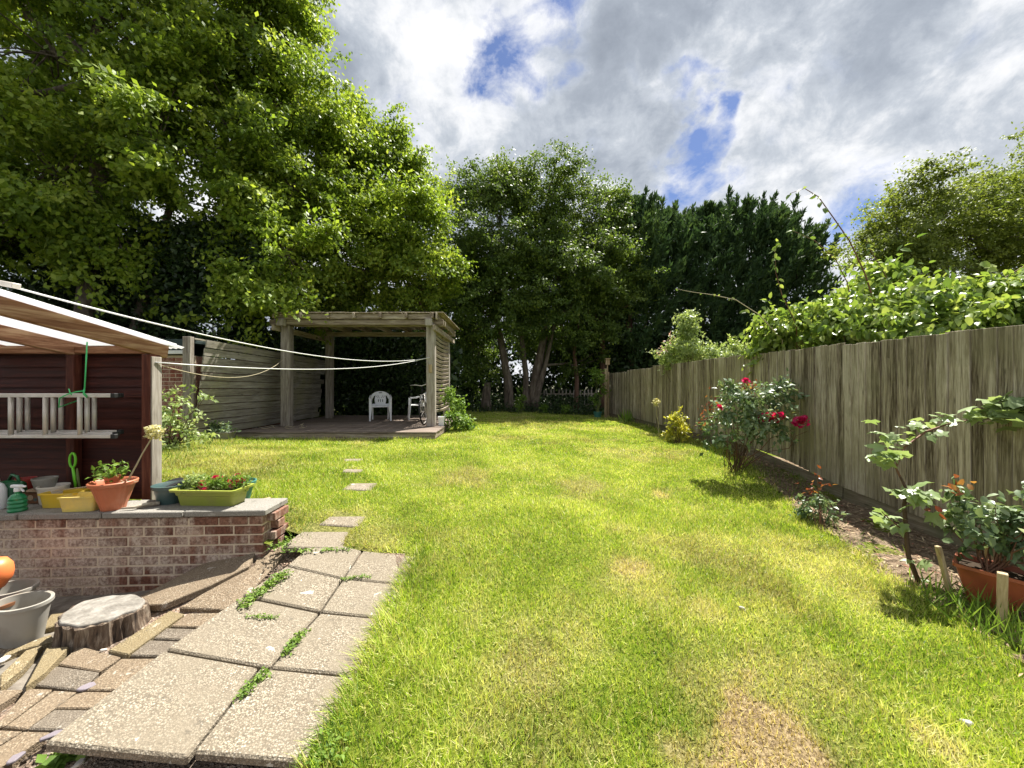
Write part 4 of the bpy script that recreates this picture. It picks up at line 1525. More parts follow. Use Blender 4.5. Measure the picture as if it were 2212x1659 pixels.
thicket('undergrowth', [(-12, 18.6, .3, 14, 20.2, 4.2), (-9.5, 13.2, .4, -6.5, 18, 3.6), (-8.5, 12.6, .5, -2.2, 13.4, 3.0), (5.2, 21.5, .3, 13, 22.5, 4.2), (-11, 20.5, 3.0, 6, 21.2, 6.5), (-5.6, 12.7, .6, -1.8, 13.2, 2.9), (-12, 12.0, .5, -6.3, 13.5, 3.4), (-16, 6.2, .4, -9.8, 7.0, 3.6)],
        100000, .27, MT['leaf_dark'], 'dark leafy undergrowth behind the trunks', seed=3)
thicket('shade_toned_growth', [(-14, 10, .5, -9, 12, 4.5), (-12, 9.0, 2.5, -6.0, 10.4, 5.6), (-7.6, 10.4, 2.0, -5.9, 12.4, 4.3), (-6.0, 12.3, .6, -2.2, 12.9, 3.6)], 105000, .13, MT['leaf_dark'], 'leafy growth and low boughs over the garage roof, coloured dark for shade', seed=4)  # dark leaf colour paints the shade of the left trees' low boughs
# ivy over the ground at the garden end
n_ = 15000
X_ = rg.uniform(-7, 4.0, n_)
Y_ = rg.uniform(15.2, 18.8, n_)
edge = 15.6 + .9 * (fbm(X_, X_ * 0, .7, 6, 3) - .3)
kp = Y_ > edge
X_, Y_ = X_[kp], Y_[kp]
hh = np.clip((Y_ - edge[kp]) * .55, .04, .75) * rg.random(len(X_)) ** .7
P = np.stack([X_, Y_, H(X_, Y_) + hh], -1)
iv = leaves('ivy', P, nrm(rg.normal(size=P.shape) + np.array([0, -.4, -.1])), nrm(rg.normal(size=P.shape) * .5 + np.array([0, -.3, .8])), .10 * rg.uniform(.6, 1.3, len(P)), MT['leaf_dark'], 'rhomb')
tag(iv, 'ivy and low weeds covering the ground under the far trees', kind='stuff')

# old picket fence half hidden behind the trees
pk = empty('picket_fence', (2.6, 18.55, .4))
tag(pk, 'old grey picket fence half hidden behind the far trees', 'fence')
pm = MB().add([(-.035, 0, 0), (.035, 0, 0), (.035, 0, .92), (0, 0, 1.0), (-.035, 0, .92), (-.035, .02, 0), (.035, .02, 0), (.035, .02, .92), (0, .02, 1.0), (-.035, .02, .92)],
              [[0, 1, 2, 3, 4], [5, 6, 7, 8, 9], [0, 1, 6, 5], [1, 2, 7, 6], [2, 3, 8, 7], [3, 4, 9, 8], [4, 0, 5, 9]]).mesh('picket', MT['timber_v'])
for i in range(17):
    place('picket', pm, None, pk, (-1.45 + i * .18, -.03 + random.uniform(-.01, .01), random.uniform(-.05, .04)), (0, random.uniform(-.05, .05), 0))
for z in (.25, .75):
    MB().box((0, 0, 0), (3.1, .04, .07), .004).build('rail', MT['timber_x'], pk, loc=(0, .022, z))

# old trunk stub left of the leaning tree
st_ = MB().tube([(0, 0, -.1), (-.05, 0, .5), (-.02, 0, .95), (.04, 0, 1.25)], [.26, .2, .17, .12], 12).build('trunk_stub', MT['bark'], None, smooth=True, loc=px(1052, 868, 16.4))
st_.location.z = .45
tag(st_, 'short thick trunk stub in the ivy left of the leaning trunk', 'tree stump')


# ------------------------------------------------------------------ shrubs beyond the right fence
def shrub(name, label, base, blobs, nclump, per, rc, size, mat, shape='ovate', seed=1, stems=8, cat='shrub', group=None, stem_mat='stem_brown', stem_r=.012, base_w=.05, **kw):
    root = empty(name, base)
    tag(root, label, cat, group)
    cc, bi = crown('foliage', blobs, nclump, per, rc, size, mat, root, shape, seed, **kw)
    mb = MB()
    B0 = Vector(base)
    idx = np.random.default_rng(seed).choice(len(cc), min(stems, len(cc)), replace=False)
    for j in idx:
        mb.tube([p - B0 for p in limb_pts(B0 + Vector((random.uniform(-1, 1) * base_w, random.uniform(-.6, .6) * base_w, 0)), cc[j], .15, 6, int(j) + seed)], [stem_r * (1 - .7 * i / 5) for i in range(6)], 6, cap=False)
    mb.build('stems', MT[stem_mat], root, smooth=True)
    return root


shrub('climber_shrub', 'broad glossy-leaved shrub spilling over the top of the right fence', (5.0, 5.6, .2),
      [B_(1665, 738, 7.0, 0.344), B_(1730, 715, 6.6, 0.473), B_(1800, 697, 6.2, 0.499), B_(1880, 690, 5.9, 0.533), B_(1960, 685, 5.6, 0.550), B_(2050, 680, 5.4, 0.533), B_(2140, 680, 5.2, 0.516), B_(2240, 680, 5.0, 0.533), B_(1850, 720, 5.5, 0.361), B_(1960, 715, 5.15, 0.387), B_(2080, 700, 4.9, 0.396), B_(2190, 690, 4.75, 0.413), B_(1900, 610, 6.2, 0.344), B_(2330, 680, 4.9, 0.516)],
      820, 26, .20, .115, MT['leaf_fence'], 'ovate', 21, 40, droop=.65, inner=.5, up=.5)
shrub('pale_shrub', 'pale upright cone-shaped shrub behind the far half of the fence', (4.95, 10.2, .3),
      [B_(1490, 700, 10.2, .22, 1, 1, 2.0), B_(1490, 750, 10.2, .42), B_(1545, 770, 9.6, .35), B_(1452, 772, 10.6, .38), B_(1590, 765, 9.0, .28)],
      190, 34, .15, .085, MT['leaf_pale'], 'fold', 22, 20, droop=-.3, inner=.4)
# long arching shoots with hanging leaves above the shrub
SHOOT = [
    ([(1893, 668, 5.6), (1868, 590, 5.6), (1835, 520, 5.6), (1800, 470, 5.6), (1768, 425, 5.6), (1738, 407, 5.6), (1706, 418, 5.6)], 'tallest arching shoot reaching up against the sky above the fence', .011, .10, 22),
    ([(1690, 735, 6.6), (1640, 680, 6.5), (1590, 648, 6.5), (1540, 637, 6.5), (1490, 630, 6.5), (1462, 624, 6.5)], 'bare pale shoot arching left over the fence', .009, .05, 8),
    ([(1720, 700, 6.4), (1690, 640, 6.4), (1676, 590, 6.4), (1674, 545, 6.4), (1680, 520, 6.4)], 'leafy upright shoot left of the tall arching one', .007, .085, 22),
    ([(1842, 660, 6.0), (1830, 610, 6.0), (1805, 560, 6.0), (1760, 520, 6.0), (1712, 498, 6.0)], 'shoot with hanging leaves bending left above the fence', .008, .09, 20),
    ([(1935, 640, 5.8), (1905, 580, 5.8), (1880, 540, 5.8), (1872, 520, 5.8)], 'short straight shoot right of the tall arching one', .007, .08, 9),
    ([(2130, 640, 5.0), (2170, 600, 5.0), (2212, 575, 5.0), (2260, 560, 5.0)], 'leafy shoot reaching past the right edge above the fence', .008, .13, 14),
]
for si, (pts, lb, r0, ls, nl) in enumerate(SHOOT):
    Pw = [px(*p) for p in pts]
    base = Pw[0].copy()
    root = empty('climber_shoot', base)
    tag(root, lb, 'shoot')
    Q = []
    for i in range(len(Pw) - 1):
        for t in np.linspace(0, 1, 4, endpoint=False):
            Q.append(Pw[i].lerp(Pw[i + 1], t))
    Q.append(Pw[-1])
    down = Vector((base.x + .1, base.y + .1, base.z - .7))
    MB().tube([p - base for p in [down] + Q], [r0] + [r0 * (1 - .7 * i / len(Q)) for i in range(len(Q))], 6).build('stem', MT['stem_red' if si != 1 else 'dry_stem'], root, smooth=True)
    rg = np.random.default_rng(si + 5)
    k = rg.integers(3, len(Q), nl)
    P = np.array([Q[i] for i in k]) + rg.normal(size=(nl, 3)) * .012
    ax = nrm(rg.normal(size=(nl, 3)) * np.array([1, .7, .5]) + np.array([0, 0, -.5]))
    lo = leaves('leaves', P, ax, nrm(rg.normal(size=(nl, 3)) + np.array([0, 0, .5])), ls * rg.uniform(.7, 1.3, nl), MT['leaf_fence'], 'ovate')
    lo.parent = root
    lo.location = -base

# pink blossom on the pale shrub's left side
rg = np.random.default_rng(3)
pb = empty('rose_spray', px(1440, 790, 10.8))
tag(pb, 'pale pink blossom at the left side of the pale shrub', 'flower')
n_ = 90
c = np.array([px(u, v, 10.7) for u, v in ((1437, 752), (1447, 742), (1430, 762), (1452, 732))])[rg.integers(0, 4, n_)]
P = c + rg.normal(size=(n_, 3)) * .07
lo = leaves('petals', P, nrm(rg.normal(size=(n_, 3))), nrm(rg.normal(size=(n_, 3)) + np.array([0, -.5, .7])), .07, MT['flower_pink'], 'fold')
lo.parent = pb
lo.location = -pb.location
MB().tube([(0, 0, -.6), (0, 0, .3), (.05, 0, .75)], [.012, .009, .005], 6).build('stem', MT['stem'], pb)


# ------------------------------------------------------------------ roses and plants along the bed
def flower_ball(r, n_, mat, seed=0):
    """a full double bloom: cupped petals wrapped around each other"""
    rg = np.random.default_rng(seed)
    n_ = int(n_ * 1.6)
    P, ax, nm_, sz = [], [], [], []
    for i in range(n_):
        t = (i + .5) / n_
        a = i * 2.4 + rg.normal() * .2
        ca, sa = math.cos(a), math.sin(a)
        rr = r * .62 * t
        P.append(np.array([ca * rr, sa * rr, -r * .35 * t]))
        tilt = .15 + .75 * t * t
        ax.append(np.array([ca * tilt, sa * tilt, 1.0 - .55 * t]) + rg.normal(size=3) * .08)
        nm_.append(np.array([-ca, -sa, .25]) + rg.normal(size=3) * .12)
        sz.append(r * (.62 + .28 * rg.random()))
    return leaves('flower', np.array(P), np.array(ax), np.array(nm_), np.array(sz), mat, 'ovate', aspect=1.7)


rose_base = hit(1588, 1018, Hs)
rb = shrub('rose_bush', 'large rose bush with crimson blooms in front of the right fence', rose_base,
           [B_(1595, 880, 5.75, .32), B_(1555, 915, 5.7, .25), B_(1660, 860, 5.8, .25), B_(1635, 915, 5.6, .28), B_(1690, 925, 5.6, .22), B_(1570, 850, 5.8, .16), B_(1690, 840, 5.9, .16), B_(1540, 955, 5.6, .15)],
           125, 19, .095, .082, MT['leaf_rose'], 'fold', 31, 30, 'rose bush', None, 'stem_brown', .0055, base_w=.13, inner=.35, droop=.15, up=.8)
rg = np.random.default_rng(8)
for nm2, pts, sp, cnt in (('red_shoots', [(1608, 825), (1612, 840), (1530, 880), (1525, 905), (1528, 925), (1535, 860), (1620, 832)], .05, 110),):
    c = np.array([px(u, v, 5.72) for u, v in pts])[rg.integers(0, len(pts), cnt)]
    P = c + rg.normal(size=(cnt, 3)) * sp
    lo = leaves(nm2, P, nrm(rg.normal(size=P.shape) + np.array([0, 0, -.3])), nrm(rg.normal(size=P.shape) + np.array([0, 0, .6])), .055, MT['leaf_red'], 'fold')
    lo.parent = rb
    lo.location = -rb.location
mb = MB()
for i, (u, v) in enumerate([(1608, 822), (1530, 872), (1730, 912), (1662, 906), (1760, 925)]):
    mb.tube([p - rose_base for p in limb_pts(rose_base, px(u, v, 5.7), .12, 6, i + 90)], [.008, .007, .006, .005, .004, .003], 6, cap=False)
mb.build('cane', MT['stem_red'], rb, smooth=True)
for i, (u, v, r_) in enumerate([(1652, 904, .105), (1678, 902, .095), (1731, 911, .10), (1555, 880, .05), (1612, 822, .05)]):
    fl = flower_ball(r_, 26, MT['flower_red'], i)
    fl.parent = rb
    fl.location = px(u, v, 5.52) - rose_base
    fl.rotation_euler = (R(50), random.uniform(-.4, .4), random.uniform(0, 6))

# young rose between bush and vine
yb = hit(1775, 1140, Hs)
yr = shrub('rose_bush', 'small young rose with reddish tips between the big rose and the vine', yb,
           [B_(1760, 1085, 4.35, .13), B_(1775, 1110, 4.3, .12), B_(1745, 1100, 4.35, .09), B_(1800, 1120, 4.2, .08)], 40, 12, .07, .055, MT['leaf_rose'], 'fold', 33, 9, 'rose bush', None, 'stem_red', .007, inner=.3)
rg = np.random.default_rng(9)
c = np.array([px(u, v, 4.35) for u, v in ((1765, 1025), (1745, 1045), (1780, 1045), (1755, 1060))])[rg.integers(0, 4, 26)]
P = c + rg.normal(size=c.shape) * .03
lo = leaves('red_shoots', P, nrm(rg.normal(size=P.shape)), nrm(rg.normal(size=P.shape) + np.array([0, 0, .6])), .06, MT['leaf_red'], 'fold')
lo.parent = yr
lo.location = -yr.location
MB().tube([(0, 0, 0)] + [px(u, v, 4.33) - yb for u, v in ((1770, 1090), (1765, 1030))], [.007, .006, .003], 6).build('cane', MT['stem_red'], yr)

# golden shrub, allium, sword leaves further along the fence
gb_ = hit(1463, 958, Hs)
shrub('golden_shrub', 'small golden-leaved shrub in front of the far fence', gb_, [B_(1462, 905, 8.6, .18, 1, 1, 1.3), B_(1470, 930, 8.6, .22), B_(1450, 938, 8.6, .17)], 70, 14, .09, .075, MT['leaf_gold'], 'fold', 34, 9, 'shrub', None, 'stem_brown', .008, inner=.3)


def allium(label, base, top, r_, seed, lean=.1):
    root = empty('allium', base)
    tag(root, label, 'flower')
    MB().tube([p - Vector(base) for p in limb_pts(base, top, lean, 6, seed)], [.006, .006, .006, .005, .005, .004], 6).build('stem', MT['dry_stem'], root, smooth=True)
    rg = np.random.default_rng(seed)
    n_ = 170
    d_ = nrm(rg.normal(size=(n_, 3)))
    P = d_ * r_ * rg.uniform(.65, 1, n_)[:, None]
    lo = leaves('flower_head', P, nrm(rg.normal(size=(n_, 3))), d_, r_ * .5, MT['flower_cream'], 'fold', aspect=1.3)
    lo.parent = root
    lo.location = Vector(top) - Vector(base)
    return root


ab = hit(1425, 950, Hs)
at_ = px(1417, 866, ab.y)
at_ = px(1417, 869, ab.y)
allium('dried allium head on a tall thin stem before the far fence', ab, Vector((at_.x, at_.y, at_.z)), .085, 4, .04)
sb = hit(1355, 915, Hs)
sw = empty('iris', sb)
tag(sw, 'tuft of upright sword leaves at the far fence foot', 'plant')
rg = np.random.default_rng(4)
n_ = 14
P = np.zeros((n_, 3)) + rg.normal(size=(n_, 3)) * np.array([.16, .06, 0])
lo = leaves('leaves', P, nrm(rg.normal(size=(n_, 3)) * .28 + np.array([0, 0, 1])), nrm(rg.normal(size=(n_, 3)) * np.array([1, 1, .1])), rg.uniform(.3, .55, n_), MT['weed'], 'narrow', aspect=.5)
lo.parent = sw

# sapling in a green pot with a stake at the far end of the fence
sp_ = px(1291, 888, 15.0)
sp_.z = Hs(sp_.x, sp_.y)
shrub('sapling', 'thin leafy sapling growing from the small green pot at the fence end', sp_ + Vector((0, 0, .15)), [B_(1290, 810, 15, .32, 1, 1, 1.1), B_(1300, 845, 15, .22), B_(1285, 860, 15, .14)], 34, 16, .14, .11, MT['weed'], 'fold', 35, 7, 'sapling', None, 'stem', .012, inner=.3)
pt = MB().lathe([(.0, 0), (.12, 0), (.16, .2), (.17, .2), (.17, .23), (.15, .23), (.14, .17), (0, .17)], 20).build('plant_pot', MT['pot_teal'], None, smooth=True, loc=sp_, sharp=40)
tag(pt, 'small green pot at the far end of the right fence', 'plant pot')
sk = MB().box((0, 0, .95), (.09, .05, 2.0), .005).build('stake', MT['stake'], None, loc=(3.72, 15.3, Hs(3.72, 15.3)))
tag(sk, 'tall pale new stake standing at the far fence end', 'stake')
bx = MB().box((0, 0, 0), (.17, .13, .24), .004).box((0, -.02, .135), (.22, .2, .03), .004).tube([(0, 0, -.12), (0, 0, -2.1)], .03, 8).build('bird_box', MT['stake'], None, loc=px(1312, 782, 16.2))
tag(bx, 'small pale bird box on a post above the far fence end', 'bird box')

# small seedlings on the far lawn edge
for i, (u, v, s_) in enumerate([(1120, 878, .5), (1125, 850, .9), (1222, 882, .4), (1175, 876, .35)]):
    q = px(u, 890, 15.4)
    q.z = Hs(q.x, q.y)
    shrub('seedling', ['small seedling at the left of the far lawn edge', 'slim taller seedling in front of the pale trunks', 'pale bushy seedling right of the pale trunks', 'tiny seedling in the middle of the far lawn edge'][i], q,
          [(q.x, q.y, q.z + s_ * .7, s_ * .3, s_ * .3, s_ * .4)], 16, 12, .09, .09, MT['weed'], 'fold', 60 + i, 4, 'plant', None, 'stem', .008, inner=.2)

# vine with lobed leaves
vb = hit(1987, 1262, Hs)
vine = empty('vine', vb)
tag(vine, 'vine with twisting dark stem and broad lobed leaves before the fence', 'vine')
vs = [(1987, 1264, vb.y), (1962, 1200, 3.08), (1957, 1140, 3.1), (1953, 1090, 3.12), (1960, 1060, 3.14), (1945, 1030, 3.16)]
MB().tube([px(*p) - vb for p in vs], [.017, .016, .014, .013, .010, .007], 8).build('stem', MT['stem_brown'], vine, smooth=True)
vs2 = [(1960, 1062, 3.14), (1935, 1010, 3.2), (1955, 965, 3.3), (2000, 932, 3.4), (2060, 912, 3.5), (2130, 905, 3.55), (2230, 890, 3.6), (2300, 880, 3.65)]
MB().tube([px(*p) - vb for p in vs2], [.009, .008, .008, .008, .007, .007, .006, .005], 7).build('stem', MT['stem_red'], vine, smooth=True)
MB().tube([px(*p) - vb for p in [(1957, 1150, 3.1), (1925, 1125, 3.1), (1905, 1105, 3.1)]], [.006, .005, .004], 6).build('stem', MT['stem_red'], vine, smooth=True)


def lobed_leaf(seed):
    rr = random.Random(seed)
    out = [(0, 0)]
    ang = [-150, -115, -88, -60, -38, -18, 0, 18, 38, 60, 88, 115, 150]
    rad_ = [.50, .62, .48, .88, .62, .78, 1.08, .78, .62, .88, .48, .62, .50]
    V = [(0, 0, 0)]
    for a, r_ in zip(ang, rad_):
        r_ *= rr.uniform(.9, 1.1)
        x_, y_ = math.cos(R(a)) * r_, math.sin(R(a)) * r_
        V.append((x_ * .55 + .1, y_ * .55, -.16 * r_ * r_ * rr.uniform(.6, 1.4) + .05 * math.sin(a)))
    F = [[0, i, i + 1] for i in range(1, len(ang))]
    mb = MB().add(V, F)
    me = mb.mesh('leaf', MT['leaf_vine'])
    me.polygons.foreach_set('use_smooth', [True] * len(me.polygons))
    at2 = me.attributes.new('rnd', 'FLOAT', 'FACE')
    at2.data.foreach_set('value', [min(1, .15 + .8 * rr.random() * rr.random() + .02)] * len(me.polygons))
    return me


LL = [lobed_leaf(s_) for s_ in range(9)]
clus = [((1962, 1064), 3.05, 17, .12, .14), ((1912, 988), 3.1, 18, .11, .12), ((1906, 1118), 3.05, 6, .06, .11), ((1930, 1130), 3.15, 5, .06, .11), ((1935, 950), 3.3, 7, .08, .10), ((1990, 925), 3.4, 12, .12, .10), ((2040, 905), 3.5, 9, .10, .10), ((2110, 890), 3.4, 8, .08, .12),
        ((2150, 885), 3.35, 9, .10, .13), ((2200, 895), 3.3, 20, .14, .16), ((2235, 880), 3.3, 12, .12, .16), ((2170, 875), 3.3, 10, .09, .14), ((1992, 1215), 3.0, 3, .04, .11), ((1985, 1255), 3.1, 2, .04, .11), ((1905, 940), 3.2, 6, .08, .11), ((1990, 1075), 3.05, 4, .08, .13)]
k = 0
for (u, v), D, cnt, spread, sz in clus:
    c = px(u, v, D)
    for i in range(cnt):
        q = c + Vector((random.gauss(0, spread * .6), random.gauss(0, spread * .5), random.gauss(0, spread * .42)))
        lf_ = place('leaf', LL[k % 9], None, vine, q - vb, (random.gauss(.15, .4), random.gauss(.15, .35), random.uniform(0, 6.28)), (sz * random.uniform(.95, 1.5),) * 3)
        k += 1

# square terracotta planter with rose and stakes at the right edge
pc = Vector((3.46, 2.78, Hs(3.46, 2.78)))


def sqring(w, z, r_=.03, n=4):
    out = []
    for (sx_, sy_) in ((1, 1), (-1, 1), (-1, -1), (1, -1)):
        a0 = math.atan2(sy_, sx_) - math.pi / 4
        for i in range(n):
            a = a0 + (math.pi / 2) * i / (n - 1)
            out.append((sx_ * (w / 2 - r_) + math.cos(a) * r_, sy_ * (w / 2 - r_) + math.sin(a) * r_, z))
    return out


pl_ = MB().loft([sqring(.20, 0), sqring(.345, .265), sqring(.375, .268), sqring(.375, .29), sqring(.345, .29), sqring(.325, .23), sqring(.31, .228)]).build('planter', MT['terracotta_old'], None, smooth=True, loc=pc, rot=(.04, .05, R(38)), sharp=45)
tag(pl_, 'rusty red square tapered planter at the right edge of the bed', 'planter')
so = MB().loft([sqring(.325, .235), sqring(.325, .252)]).build('soil', MT['soil'], pl_)
rp = pc + Vector((0, 0, .25))
pr_ = shrub('rose_bush', 'bushy rose growing in the red square planter', rp,
            [B_(2120, 1130, 2.85, .20), B_(2170, 1140, 2.75, .20), B_(2090, 1085, 2.9, .13), B_(2200, 1165, 2.75, .16), B_(2110, 1180, 2.8, .10), B_(2230, 1110, 2.75, .2), B_(2035, 1085, 2.9, .07)],
            60, 14, .065, .066, MT['leaf_rose'], 'ovate', 36, 22, 'rose bush', None, 'stem_red', .007, inner=.3, up=.9)
rg = np.random.default_rng(19)
c = np.array([px(u, v, 2.9) for u, v in ((2065, 1035), (2085, 1045), (2055, 1050), (2110, 1055), (2020, 1110), (2030, 1100), (2075, 1060))])[rg.integers(0, 7, 18)]
P = c + rg.normal(size=c.shape) * .028
lo = leaves('red_shoots', P, nrm(rg.normal(size=P.shape) + np.array([0, 0, .1])), nrm(rg.normal(size=P.shape) + np.array([0, 0, .7])), .06, MT['leaf_red'], 'ovate')
lo.parent = pr_
lo.location = -pr_.location
for (a_, b_, lb) in (((2058, 1285, 2.86), (2026, 1180, 2.86), 'thin leaning stake left of the red planter'), ((2163, 1310, 2.52), (2166, 1238, 2.48), 'short thick stake pressed against the front of the red planter'), ((2140, 1240, 3.0), (2137, 1180, 3.0), 'short stake behind the red planter')):
    A_, Bq = px(*a_), px(*b_)
    A_.z = Hs(A_.x, A_.y) - .03
    w = .034 if a_[0] < 2100 else .045
    s_ = MB().bar(A_ - A_, Bq - A_, w, w * .75, .003).build('stake', MT['stake'], None, loc=A_)
    tag(s_, lb, 'stake', 'stakes around the red planter')


# ------------------------------------------------------------------ grass
m, n, b, o = material('grass_blade')
a1 = n.n('ShaderNodeAttribute', attribute_name='rnd')
a2 = n.n('ShaderNodeAttribute', attribute_name='dry')
g = n.ramp(a1.outputs['Fac'], [(0, (.07, .155, .014)), (.3, (.225, .37, .024)), (.65, (.42, .55, .045)), (1, (.64, .68, .17))])
s = n.ramp(a1.outputs['Fac'], [(0, (.36, .27, .11)), (.5, (.68, .56, .26)), (1, (.85, .76, .48))])
c = n.mix(a2.outputs['Fac'], g, s)
n.set(b.inputs['Base Color'], c)
b.inputs['Roughness'].default_value = .5
b.inputs['Specular IOR Level'].default_value = .35
tr = n.n('ShaderNodeBsdfTranslucent')
n.set(tr.inputs[0], n.mix(1.0, c, (1.15, 1.15, .6), 'MULTIPLY'))
mx = n.n('ShaderNodeMixShader')
mx.inputs[0].default_value = .42
n.t.links.new(b.outputs[0], mx.inputs[1])
n.t.links.new(tr.outputs[0], mx.inputs[2])
n.t.links.new(mx.outputs[0], o.inputs[0])
MT['grass'] = m

slab_polys = []
for o_ in path.children:
    mw = [Vector((v.co.x, v.co.y)) + Vector((o_.location.x + path.location.x, o_.location.y + path.location.y)) for v in o_.data.vertices]
    slab_polys.append((min(v.x for v in mw), max(v.x for v in mw), min(v.y for v in mw), max(v.y for v in mw)))


def grass_ok(x, y, rg):
    k = lawn_keep(x, y)
    k &= ~((y < 3.05) & (x < -.85 + rg.normal(0, .012, len(x))))
    k &= ~((x < -1.85) & (y < 3.30))                       # brick wall
    k &= ~((x < -3.0) & (y < 3.62))
    k &= ~((x > -5.85) & (x < -1.58) & (y > 7.97) & (y < 12.3))   # deck
    k &= ~((x < -5.86) & (y > 7.0))
    be = bed_edge(y) + (fbm(x, y, 6, 77, 2) - .5) * .22
    k &= (x < be + rg.normal(0, .05, len(x)))
    k &= x < fence_x(y) - .03
    for i, (x0, x1, y0, y1) in enumerate(slab_polys):
        if i >= 8:
            sh_ = (y - y0) / max(y1 - y0, .01) * .05
            k &= ~((x > x0 + .05 - sh_) & (x < x1 - .03) & (y > y0 + .012) & (y < y1 - .01))
    return k


GX, GY, GW, GH, GD = [], [], [], [], []
rg = np.random.default_rng(123)
for (y0, y1, dens_, w_, h_) in ((1.25, 2.2, 11500, .0052, .050), (2.2, 3.2, 10200, .0058, .048), (3.2, 4.6, 7400, .0070, .047), (4.6, 6.8, 4300, .0090, .045), (6.8, 10, 2300, .0135, .046), (10, 16.6, 1150, .021, .05)):
    x0, x1 = max(-6.0, -1.38 * y1), min(4.5, 1.38 * y1)
    nb = int((x1 - x0) * (y1 - y0) * dens_)
    x = rg.uniform(x0, x1, nb)
    y = rg.uniform(y0, y1, nb)
    vis = np.abs(x) < 1.36 * y + .2
    x, y = x[vis], y[vis]
    k = grass_ok(x, y, rg)
    x, y = x[k], y[k]
    tuft = fbm(x, y, 2.2, 31, 3)
    GX.append(x); GY.append(y)
    GW.append(np.full(len(x), w_) * rg.uniform(.7, 1.4, len(x)))
    GH.append(h_ * rg.uniform(.6, 1.3, len(x)) * (.55 + .95 * tuft))
x, y, w, h = [np.concatenate(a_) for a_ in (GX, GY, GW, GH)]
dv = dryness(x, y)
# bare patches carry few and short blades
kp = rg.random(len(x)) > np.clip((dv - .55) * .8, 0, .28)
x, y, w, h, dv = x[kp], y[kp], w[kp], h[kp], dv[kp]
h = h * (1 - .38 * np.clip(dv - .3, 0, 1))
# longer grass at the slab edges, along the bed and the deck
near = np.exp(-((x + .82) / .07) ** 2) * (y < 3.3) + np.exp(-((y - 3.29) / .05) ** 2) * (x < -.78) * (x > -1.75)
be = bed_edge(y)
near = near + .6 * np.exp(-((x - be) / .12) ** 2) + .7 * np.exp(-((y - 7.93) / .05) ** 2) * (x < -1.5) + 1.2 * np.exp(-((x - fence_x(y) + .1) / .1) ** 2)
h = h * (1 + 1.0 * np.minimum(near, 1.2))
nb = len(x)
z = H(x, y) - .004
az = rg.uniform(0, 6.283, nb)
ln = np.clip(np.abs(rg.normal(.55, .42, nb)), 0, 1.3)
# blades at the slab edge lean over the stone
lean = np.stack([np.cos(az) * np.sin(ln), np.sin(az) * np.sin(ln), np.cos(ln)], -1)
lean[:, 0] -= .7 * np.exp(-((x + .82) / .05) ** 2) * (y < 3.2)
lean = nrm(lean)
fc = rg.uniform(0, 6.283, nb)
side = np.stack([np.cos(fc), np.sin(fc), np.zeros(nb)], -1)
B0 = np.stack([x, y, z], -1)
mid = B0 + lean * (h * .55)[:, None] + np.array([0, 0, 1]) * (h * .12)[:, None]
tipv = B0 + lean * h[:, None] * np.array([1.12, 1.12, .92])
V = np.stack([B0 - side * (w * .5)[:, None], B0 + side * (w * .5)[:, None], tipv], 1).reshape(-1, 3)
lp = np.arange(nb * 3).reshape(-1, 3)
rnd = np.clip(rg.random(nb) * .85 + (fbm(x, y, 2.6, 55, 3) - .5) * .9 + (fbm(x, y, .6, 56, 2) - .5) * .5 + .08, 0, 1)
dry = np.clip(dv * 1.25 + rg.normal(0, .22, nb), 0, 1)
dry = np.maximum(dry, (rg.random(nb) < .22) * rg.uniform(.35, .95, nb))
gob = place('grass', fast_mesh('grass', V, 0, lp, MT['grass'], rnd, dry))
tag(gob, 'short grass blades of the lawn, green with straw-coloured patches', kind='stuff')

# rough tufts: long grass at the bed, by the planter, at the wall end and the shelter
tufts = []
for (u, v, cnt, r_, L) in ((2140, 1330, 170, .16, .22), (2200, 1390, 150, .15, .22), (2020, 1300, 90, .14, .12), (2110, 1340, 80, .10, .20), (620, 1130, 120, .10, .10), (640, 1160, 80, .08, .08), (1650, 1050, 150, .22, .13), (1850, 1170, 90, .16, .10), (700, 1640, 160, .12, .09), (760, 1560, 120, .1, .08), (1760, 1130, 60, .1, .09),
                         (1480, 975, 150, .3, .14), (1560, 1010, 150, .25, .14), (450, 960, 160, .5, .14), (380, 985, 200, .4, .16), (520, 955, 120, .5, .10), (960, 925, 160, .35, .14), (1330, 905, 200, .9, .14), (1000, 905, 200, 1.1, .12), (1700, 1030, 120, .2, .12), (1690, 1028, 160, .18, .10), (1740, 1060, 120, .15, .10), (1640, 1012, 140, .2, .11), (912, 1200, 160, .05, .06), (905, 1215, 100, .04, .06)):
    q = hit(u, v, Hs)
    xx = q.x + rg.normal(0, r_, cnt)
    yy = q.y + rg.normal(0, r_ * (1.0 if q.y < 6 else 1.6), cnt)
    tufts.append(np.stack([xx, yy, np.full(cnt, L) * rg.uniform(.5, 1.2, cnt)], -1))
tf = np.concatenate(tufts)
tf = tf[~((tf[:, 0] < -.87) & (tf[:, 1] < 3.2) & (tf[:, 0] > -1.8)) & ~((tf[:, 1] < 3.3) & (tf[:, 0] < -1.84)) & ~((tf[:, 0] > -5.85) & (tf[:, 0] < -1.58) & (tf[:, 1] > 7.97))]
nb = len(tf)
P = np.stack([tf[:, 0], tf[:, 1], H(tf[:, 0], tf[:, 1]) - .004], -1)
rt = leaves('long_grass', P, nrm(rg.normal(size=(nb, 3)) * np.array([.5, .5, .1]) + np.array([0, 0, 1])), nrm(rg.normal(size=(nb, 3)) * np.array([1, 1, .2])), tf[:, 2], MT['weed'], 'narrow', aspect=.15)
tag(rt, 'longer rough grass tufts along the lawn edges', kind='stuff')

